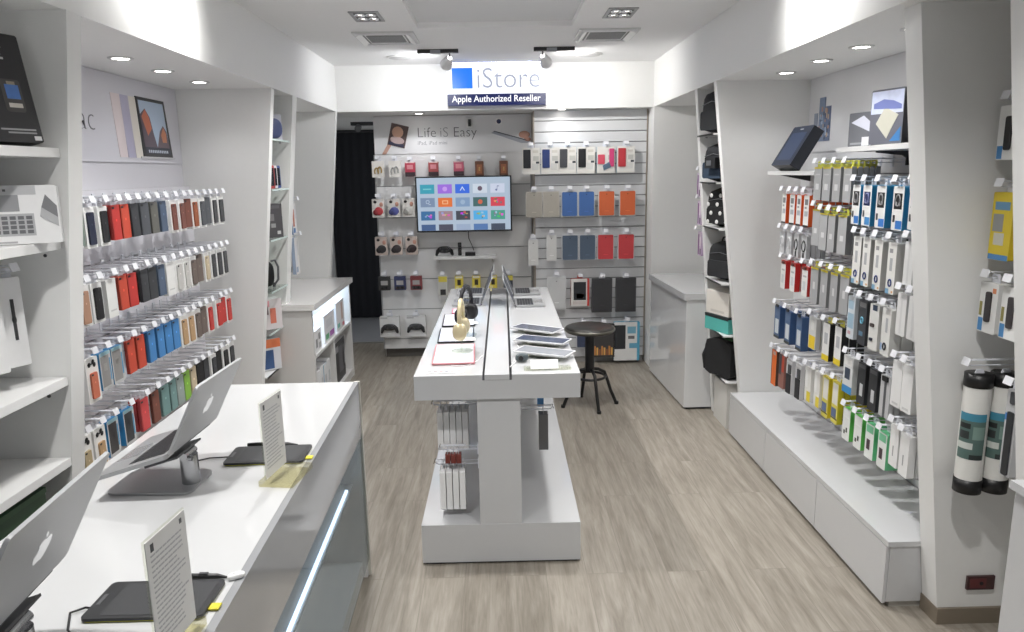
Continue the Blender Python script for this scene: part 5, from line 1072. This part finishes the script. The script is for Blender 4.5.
for k, (y, c, ds) in enumerate(((5.02, (176, 60, 60), 'red'), (5.10, (216, 214, 220), 'white'), (5.19, (66, 86, 150), 'blue'))):
    t = thing('standing_phone', '%s phone standing on the second glass shelf' % ds, 'phone', (-1.545 - .005 * k, y, 1.777), D2R(60))
    MB().prism(rr(.075, .155, .010, 0, .0785), -.004, .004, M_(c), axis='Y').build('body', t, bevel=.001); MB().prism(rr(.065, .12, .003, 0, .079), -.0046, -.004, M_((40, 42, 50), .2), axis='Y').build('screen', t); MB().box(-.02, .02, -.003, .04, 0, .012, M_((60, 60, 64))).build('prop', t)
boxed('speaker_box', 'dark grey patterned box on the third glass shelf', 'box', (-1.615, 5.12, 1.437), D2R(42), .17, .235, .09, M_((78, 76, 80)), M_((60, 58, 62)), [(-.2, .5, .15, .7, M_((120, 118, 120))), (.0, .3, .2, .42, M_((150, 150, 150))), (-.4, .86, .4, .95, M_((96, 94, 98))), (.25, .1, .4, .2, M_((200, 200, 200)))], [seal(M_((50, 48, 52)))])
t = thing('camera_grip', 'black handled accessory standing on the fourth glass shelf', 'accessory', (-1.635, 5.14, 1.082), D2R(40))
b = MB(); b.ell((-.02, 0, .095), (.045, .03, .09), BLACK, 16, 12, .8); b.build('body', t); b = MB(); b.tube([(.02, 0, .01), (.055, 0, .05), (.06, 0, .14), (.04, 0, .19), (.01, 0, .185)], .008, M_((90, 90, 94), .3), 8); b.build('handle', t); b = MB(); [b.cyl((x, 0, 0), (x, 0, .03), .01, DGREY, 10) for x in (-.035, .02)]; b.build('feet', t)
boxed('toy_box', 'white box with pink and coral print on the lowest glass shelf', 'box', (-1.69, 5.10, .782), D2R(42), .22, .22, .09, M_((216, 208, 210)), M_((206, 204, 206)), [(-.45, .75, .1, .95, M_((226, 150, 160))), (.1, .2, .3, .7, M_((222, 120, 96))), (-.15, .5, .05, .8, M_((90, 60, 66))), (-.4, .05, -.25, .6, M_((110, 120, 126)))], [seal(M_((216, 214, 214)))])
boxed('toy_box', 'orange topped box with blue figure print near the niche bottom', 'box', (-1.72, 5.10, .48), D2R(42), .22, .23, .09, M_((206, 208, 214)), M_((196, 198, 204)), [(-.5, .72, .5, 1, M_((226, 116, 70))), (-.1, .05, .25, .65, M_((60, 90, 140))), (-.4, .2, -.2, .5, M_((120, 84, 80)))], [seal(M_((216, 120, 80)))])
niche_shelf('niche_shelf', 'white board near the floor between the leaning fins', -1, .475, False, 1.64, 4.905, 5.23)
# packs hanging over the display counter beside the fin
for k, (z, c1, c2) in enumerate(((1.66, (190, 96, 66), (60, 110, 170)), (1.40, (214, 216, 222), (150, 166, 190)))):
    hook(.60, (-2.11, 5.52, z + .018), PI / 2, 'long peg hook over the display counter, %s one' % ('upper', 'lower')[k], 'long hooks over the display counter')
    st = dict(name='strap_pack', cat='case', w=.10, h=.22 if k == 0 else .26, d=.024, body=M_((222, 220, 218)), side=M_(c2), prints=[(-.4, .2, .0, .75, M_(c1)), (.1, .1, .4, .5, M_((206, 206, 210))), (-.4, .8, .1, .95, M_(c2))])
    for q in range(2): hang('counter_pack%d' % k, (6,), '%s hanging pack over the display counter, %s of its hook' % (('brown and blue', 'pale blue white')[k], ('front', 'rear')[q]), (-1.555 - q * .05, 5.52, z + .018), PI / 2, 'packs hanging over the display counter', st)
boxed('gift_bag', 'small white carton standing on the display counter by the fin', 'box', (-1.68, 5.56, .93), D2R(30), .09, .20, .06, M_((226, 226, 230)), M_((206, 206, 212)), [(-.3, .3, .3, .6, M_((190, 196, 214)))], [flap(WB)])

# ------------------------------------------------------------------ shelves in the near niche
for k, (z, xf) in enumerate(((1.968, 1.50), (1.654, 1.54), (1.158, 1.583), (.847, 1.614))):
    t = thing('wall_shelf', 'deep white shelf in the near shelving bay, %s from the top' % ORD[k + 1], 'shelf', (0, 0, 0))
    MB().box(-WX + .002, -xf, 1.25, 2.563, z - .032, z, SHELF).build('board', t, bevel=.002)
    MB().box(-xf, -xf + .0015, 1.25, 2.563, z - .031, z - .001, mat((234, 234, 233), .3, noise=.01, name='edge_band')).build('edge_band', t)
b = MB()
t = thing('shelf_holes', 'two dark shelf pin holes in the leaning fin under the second shelf', 'shelf pin', (0, 2.567, 0))
MB().cyl((-1.60, 0, 1.60), (-1.60, -.003, 1.60), .006, DGREY, 10).build('pin', t); MB().cyl((-1.66, 0, 1.085), (-1.66, -.003, 1.085), .007, DGREY, 10).build('pin', t)
outer_box('tablet_box', 'black software box with a small phone picture leaning on the top shelf', (-1.550, 2.345, 1.982), D2R(70), .30, .345, .055, D2R(-10), M_((40, 40, 43)), M_((30, 30, 33)),
          [('caption_print', [([(-.2, .76), (.28, .76), (.28, .78), (-.2, .78)], M_((190, 190, 192)), 0), (R4(.05, .86, .28, .89), M_((200, 200, 202)), 0), (R4(.16, .80, .26, .83), M_((190, 190, 192)), 0)]),
           ('phone_print', [(rr(.22, .30, .03, .28, .43), M_((70, 68, 66)), 0), (R4(.21, .40, .36, .53), mat((70, 120, 200), .3, noise=.15), .001), (R4(.21, .32, .36, .36), M_((206, 200, 190)), .001), (R4(.24, .53, .33, .56), M_((150, 140, 120)), .001)]),
           ('small_print', [(R4(.05, .11, .44, .125), M_((160, 160, 162)), 0), (R4(.12, .08, .44, .095), M_((150, 150, 152)), 0)]), ('barcode_label', [(R4(.40, .02, .48, .06), M_((214, 214, 214)), 0)])])
outer_box('keyboard_box', 'white computer box with pictured keyboard and screen foot on the second shelf', (-1.652, 2.36, 1.656), D2R(26), .42, .190, .07, D2R(-4), M_((228, 228, 228)), M_((206, 206, 207)),
          [('screen_print', [(R4(-.5, .84, .36, 1.0), M_((186, 187, 189)), 0), (R4(.07, .56, .24, .84), M_((146, 147, 150)), 0), (R4(.145, .90, .165, .94), M_((90, 90, 92)), .001)]),
           ('keyboard_print', [(R4(-.5, .14, .33, .52), M_((176, 177, 179)), 0)] + [(R4(-.48 + .054 * q, .18 + .08 * r_, -.44 + .054 * q, .24 + .08 * r_), M_((104, 105, 108)), .001) for q in range(15) for r_ in range(4)]),
           ('caption_print', [(R4(-.2, .02, .2, .05), M_((170, 170, 172)), 0)]),
           ('adapter_print', [([(.385, .62), (.42, .84), (.49, .64), (.49, .30), (.37, .46)], M_((120, 121, 124)), 0), ([(.37, .46), (.385, .62), (.49, .44), (.49, .28)], M_((176, 177, 179)), .001)])])
for k, y in enumerate((2.455, 2.345)):
    hook(.485, (-WX, y, 1.558), PI / 2, 'clear peg hook holding a white stylus box, %s the fin' % ('beside', 'farther from')[k], 'hooks in the near shelving bay')
    hang('stylus_white', (7,), 'tall white stylus box hanging in the near bay, %s the fin' % ('beside', 'farther from')[k], (-WX + .485 - .035, y, 1.558), D2R(64), 'stylus boxes in the near bay', dict(name='stylus_box', cat='stylus', w=.070, h=.29, d=.036, body=M_((226, 226, 226)), side=M_((212, 212, 213)), extras=[('stylus', lambda b, w, h, d: (b.box(-.004, .006, -d / 2 - .003, -d / 2, -.018 - h * .70, -.018 - h * .24, M_((60, 60, 62))), b.ell((.001, -d / 2 - .002, -.018 - h * .47), (.008, .004, .014), M_((48, 48, 50)), 10, 6)))]))
boxed('green_case', 'flat dark green case under the lowest shelf of the near bay', 'case', (-1.80, 2.0, .60), PI / 2, .9, .16, .30, M_((52, 84, 58)), M_((46, 74, 52)), [(-.45, .1, .45, .14, M_((40, 62, 44)))], [('lid', lambda b, w, h, d: b.box(-w / 2 - .003, w / 2 + .003, -d / 2 - .003, d / 2 + .003, h, h + .02, M_((58, 92, 64))))])
t = thing('base_cabinet', 'closed white base cabinet under the near shelving bay', 'cabinet', (0, 0, 0))
MB().box(-WX + .002, -1.66, 1.25, 2.563, 0, .60, LAQ).build('carcass', t, bevel=.002)
for y in (1.26, 1.92): MB().box(-1.66, -1.642, y, y + .64, .03, .59, LAQ).build('door', t, bevel=.002)
t = thing('end_counter', 'white counter block at the near end of the charger wall', 'counter', (0, 0, 0))
MB().box(1.56, WX - .002, .9, 2.02, 0, .885, GLOSS).build('body', t, bevel=.002); MB().box(1.545, WX - .002, .9, 2.03, .885, .912, GLOSS).build('worktop', t, bevel=.003)

# ------------------------------------------------------------------ ceiling fixtures
def lamp(kind, name, loc, energy, size=.1, col=(1, .985, .965), rot=(0, 0, 0), spot=None, blend=.5):
    l = bpy.data.lights.new(name, kind); l.energy = energy; l.color = col
    if kind == 'AREA': l.shape = 'DISK'; l.size = size
    if kind == 'SPOT': l.spot_size = spot; l.spot_blend = blend; l.shadow_soft_size = size
    if kind == 'POINT': l.shadow_soft_size = size
    o = bpy.data.objects.new(name, l); C.objects.link(o); o.location = loc; o.rotation_euler = rot
    return o
def aim(o, target):
    d = Vector(target) - o.location; o.rotation_euler = d.to_track_quat('-Z', 'Y').to_euler()
FR = M_((150, 151, 153)); REF = mat((236, 236, 240), .15, .9, noise=0, name='reflector')
def downlight(label, x, y, energy, on=True):
    t = thing('square_downlight', label, 'ceiling light', (x, y, ZC))
    b = MB()
    for a in ((-.09, .09, -.14, -.115), (-.09, .09, .115, .14), (-.09, -.07, -.115, .115), (.07, .09, -.115, .115)): b.box(a[0], a[1], a[2], a[3], -.006, 0, FR)
    b.build('frame', t)
    b = MB(); b.box(-.07, .07, -.115, .115, -.002, -.0005, M_((24, 24, 26))); b.build('backplate', t)
    for sx in (-1, 1):
        for sy in (-1, 1):
            b = MB(); b.lathe([(.008, -.0025), (.026, -.003), (.030, -.010), (.033, -.010), (.033, -.002)], REF, (sx * .034, sy * .055, 0), 18); b.cyl((sx * .034, sy * .055, -.0045), (sx * .034, sy * .055, -.0025), .012, mat((255, 250, 244), .5, emit=4., noise=0), 14); b.build('reflector', t)
    if on: lamp('SPOT', 'downlight_lamp', (x, y, ZC - .02), energy, .06, spot=D2R(125), blend=.7)
    return t
def spotdisc(label, x, y, z, energy, tilt=(0, 0)):
    t = thing('recessed_spotlight', label, 'spotlight', (x, y, z))
    b = MB(); b.lathe([(.038, -.001), (.040, -.006), (.056, -.005), (.058, 0)], M_((206, 206, 206)), n=28); b.build('ring', t)
    b = MB(); b.cyl((0, 0, -.003), (0, 0, -.0005), .040, LAMP, 24); b.build('bulb', t)
    o = lamp('SPOT', 'niche_lamp', (x, y, z - .012), energy, .03, (.97, .98, 1), spot=D2R(125), blend=.8)
    o.rotation_euler = (0, tilt[0], 0)
def cassette(label, x, y):
    t = thing('air_conditioner_vent', label, 'air vent', (x, y, ZC))
    b = MB(); b.box(-.21, .21, -.215, .215, -.012, 0, M_((208, 208, 208)))
    for a in ((-.19, .19, -.205, -.185), (-.19, .19, .185, .205)): b.box(a[0], a[1], a[2], a[3], -.02, -.012, M_((226, 226, 228)))
    b.build('panel', t, bevel=.003)
    b = MB(); b.box(-.125, .125, -.13, .13, -.0135, -.012, M_((96, 97, 99)))
    for k in range(12): b.box(-.125, .125, -.125 + k * .021, -.115 + k * .021, -.017, -.0135, M_((120, 121, 123)))
    b.build('grille', t)
    for sx in (-1, 1):
        b = MB(); b.T = Matrix.Translation((sx * .168, 0, -.018)) @ Matrix.Rotation(sx * .5, 4, 'Y'); b.box(-.022, .022, -.175, .175, -.003, .003, WHITE); b.build('louvre', t)
        b = MB(); b.box(sx * .142 - .006, sx * .142 + .006, -.17, .17, -.0128, -.012, M_((60, 61, 63))); b.build('slot', t)
def track(label, x, y, flip):
    t = thing('track_spotlight', label, 'spotlight', (x, y, ZC))
    b = MB(); b.box(-.16, .16, -.02, .02, -.028, 0, M_((40, 40, 42))); b.box(-.06, .02, -.024, .024, -.034, -.006, M_((150, 152, 160))); b.build('ceiling_bar', t, bevel=.003)
    hx = .09 * flip; b = MB(); d = Vector((.55 * flip * 0 + (-.35 * flip), .75, -.42)).normalized(); p0 = Vector((hx, .02, -.06)); p1 = p0 + d * .10
    b.tube([p0, p0 + d * .02, p1], [.018, .034, .050], M_((240, 240, 242)), 18, cap=False); b.build('head', t)
    b = MB(); b.cyl(p1 - d * .012, p1 - d * .010, .046, LAMP, 18); b.build('bulb', t)
    b = MB(); b.cyl((hx, 0, -.028), tuple(p0), .007, M_((90, 90, 94)), 10); b.build('arm', t)
    return t.location + p1, d
E_DOWN = 105
for sx, nm in ((-1, 'phone case'), (1, 'charger')):
    downlight('square four-lamp downlight on the %s side, beside the air vent' % nm, sx * .777, 4.70, 95)
    cassette('white ceiling air vent on the %s side' % nm, -.76 if sx < 0 else .79, 5.40)
    for k, y in enumerate((3.35, 1.55)):
        downlight('square four-lamp downlight further along the ceiling, %s row, %s side' % (ORD[k + 2], nm), sx * (.777, .93)[k], y, (84, 94)[k])
    t = thing('ceiling_speaker', 'flat round ceiling speaker on the %s side near the shop sign' % nm, 'speaker', (sx * .785, 6.29, ZC))
    b = MB(); b.lathe([(0, -.012), (.085, -.012), (.10, -.008), (.105, 0)], M_((196, 196, 196)), n=32); b.build('ceiling_grille', t); b = MB(); b.lathe([(.098, -.010), (.110, -.007), (.112, 0)], WHITE, n=32); b.build('rim', t)
for sx, nm, xs in ((-1, 'phone case', 1.746), (1, 'charger', 1.740)):
    for k, y in enumerate((3.57, 4.0, 4.475)):
        spotdisc('round recessed spotlight over the %s wall, %s from the near end' % (nm, ORD[k + 1]), sx * xs, y, ZN, 3.6 if sx < 0 else 5.2)
    spotdisc('round recessed spotlight over the %s wall, hidden end one' % nm, sx * xs, 3.12, ZN, 3.6)
for x, y, nm in ((-.72, 7.0, 'lettered poster'), (.60, 6.82 - .02, 'tablet cover wall')):
    spotdisc('round recessed spotlight under the sign bulkhead before the %s' % nm, x, y, ZN, 3.5)
p, d = track('black track spotlight with white head on the phone case side of the sign', -.445, 5.95, 1)
o = lamp('SPOT', 'track_lamp', p, 36, .04, (.97, .98, 1), spot=D2R(160), blend=1.0); aim(o, (-1.5, 6.6, 2.0))
p, d = track('black track spotlight with white head on the charger side of the sign', .465, 5.92, -1)
o = lamp('SPOT', 'track_lamp', p, 42, .04, (1, .985, .96), spot=D2R(160), blend=1.0); aim(o, (1.5, 6.6, 2.0))
# adjustable wall washers near the bulkheads
for sx in (-1, 1):
    t = thing('wall_washer', 'tilted ceiling lamp washing the bulkhead above the %s wall' % ('phone case' if sx < 0 else 'charger'), 'spotlight', (sx * 1.0, 3.42, ZC))
    b = MB(); b.cyl((0, 0, -.05), (sx * .03, 0, -.07), .03, WHITE, 16, .04); b.build('head', t); b = MB(); b.cyl((0, 0, 0), (0, 0, -.05), .012, WHITE, 12); b.build('ceiling_arm', t)
    o = lamp('SPOT', 'washer_lamp', (sx * 1.03, 3.42, ZC - .08), 34, .05, (1, .99, .97), spot=D2R(118), blend=1.0); aim(o, (sx * 1.43, 3.36, 2.62))
t = thing('passage_lamp', 'dark ceiling lamp fitting above the passage by the black curtain', 'ceiling light', (-1.40, 8.05, ZN))
b = MB(); b.box(-.16, .16, -.05, .05, -.035, 0, M_((60, 61, 64))); b.build('ceiling_fitting', t, bevel=.004); b = MB(); b.cyl((-.08, -.03, -.05), (-.08, -.08, -.075), .035, M_((110, 112, 116)), 16); b.build('head', t)
# black curtain closing the passage
t = thing('black_curtain', 'full-height black curtain closing the dark passage', 'curtain', (-1.66, 9.36, 0))
b = MB(); n = 60; vs = []
for i in range(n + 1):
    x = -.45 + .92 * i / n; y = .006 * math.sin(i * .9)
    vs += [(x, y, .02), (x, y, 2.38)]
b.add(vs, [(2 * i, 2 * i + 2, 2 * i + 3, 2 * i + 1) for i in range(n)], MATTE, True); b.build('cloth', t)
b = MB(); b.cyl((-.46, 0, 2.39), (.46, 0, 2.39), .012, DGREY, 10); b.build('rail', t)

# ------------------------------------------------------------------ world, camera, view
w = bpy.data.worlds.new('world'); S.world = w; w.use_nodes = True
w.node_tree.nodes['Background'].inputs[0].default_value = (.93, .96, 1, 1); w.node_tree.nodes['Background'].inputs[1].default_value = .36
cam = bpy.data.cameras.new('camera'); co = bpy.data.objects.new('camera', cam); C.objects.link(co); S.camera = co
cam.sensor_fit = 'HORIZONTAL'; cam.sensor_width = 36; cam.lens = 720.55 / 1024 * 36; cam.clip_start = .05
pi_, ya, ro = D2R(11.305), D2R(.942), D2R(-1.043)
A = Matrix(((math.cos(ro), -math.sin(ro), 0), (math.sin(ro), math.cos(ro), 0), (0, 0, 1)))
B_ = Matrix(((1, 0, 0), (0, math.cos(pi_), -math.sin(pi_)), (0, math.sin(pi_), math.cos(pi_))))
Cc = Matrix(((1, 0, 0), (0, 0, -1), (0, 1, 0)))
D_ = Matrix(((math.cos(ya), -math.sin(ya), 0), (math.sin(ya), math.cos(ya), 0), (0, 0, 1)))
Rw = A @ B_ @ Cc @ D_          # world -> camera (x right, y down, z forward)
Rt = Rw.transposed()
M = Matrix((Rt.col[0], -Rt.col[1], -Rt.col[2])).transposed().to_4x4(); M.translation = (0, 0, 1.86); co.matrix_world = M
S.view_settings.view_transform = 'Standard'; S.view_settings.look = 'None'; S.view_settings.gamma = 1; S.view_settings.use_curve_mapping = False
S.view_settings.exposure = 0.32
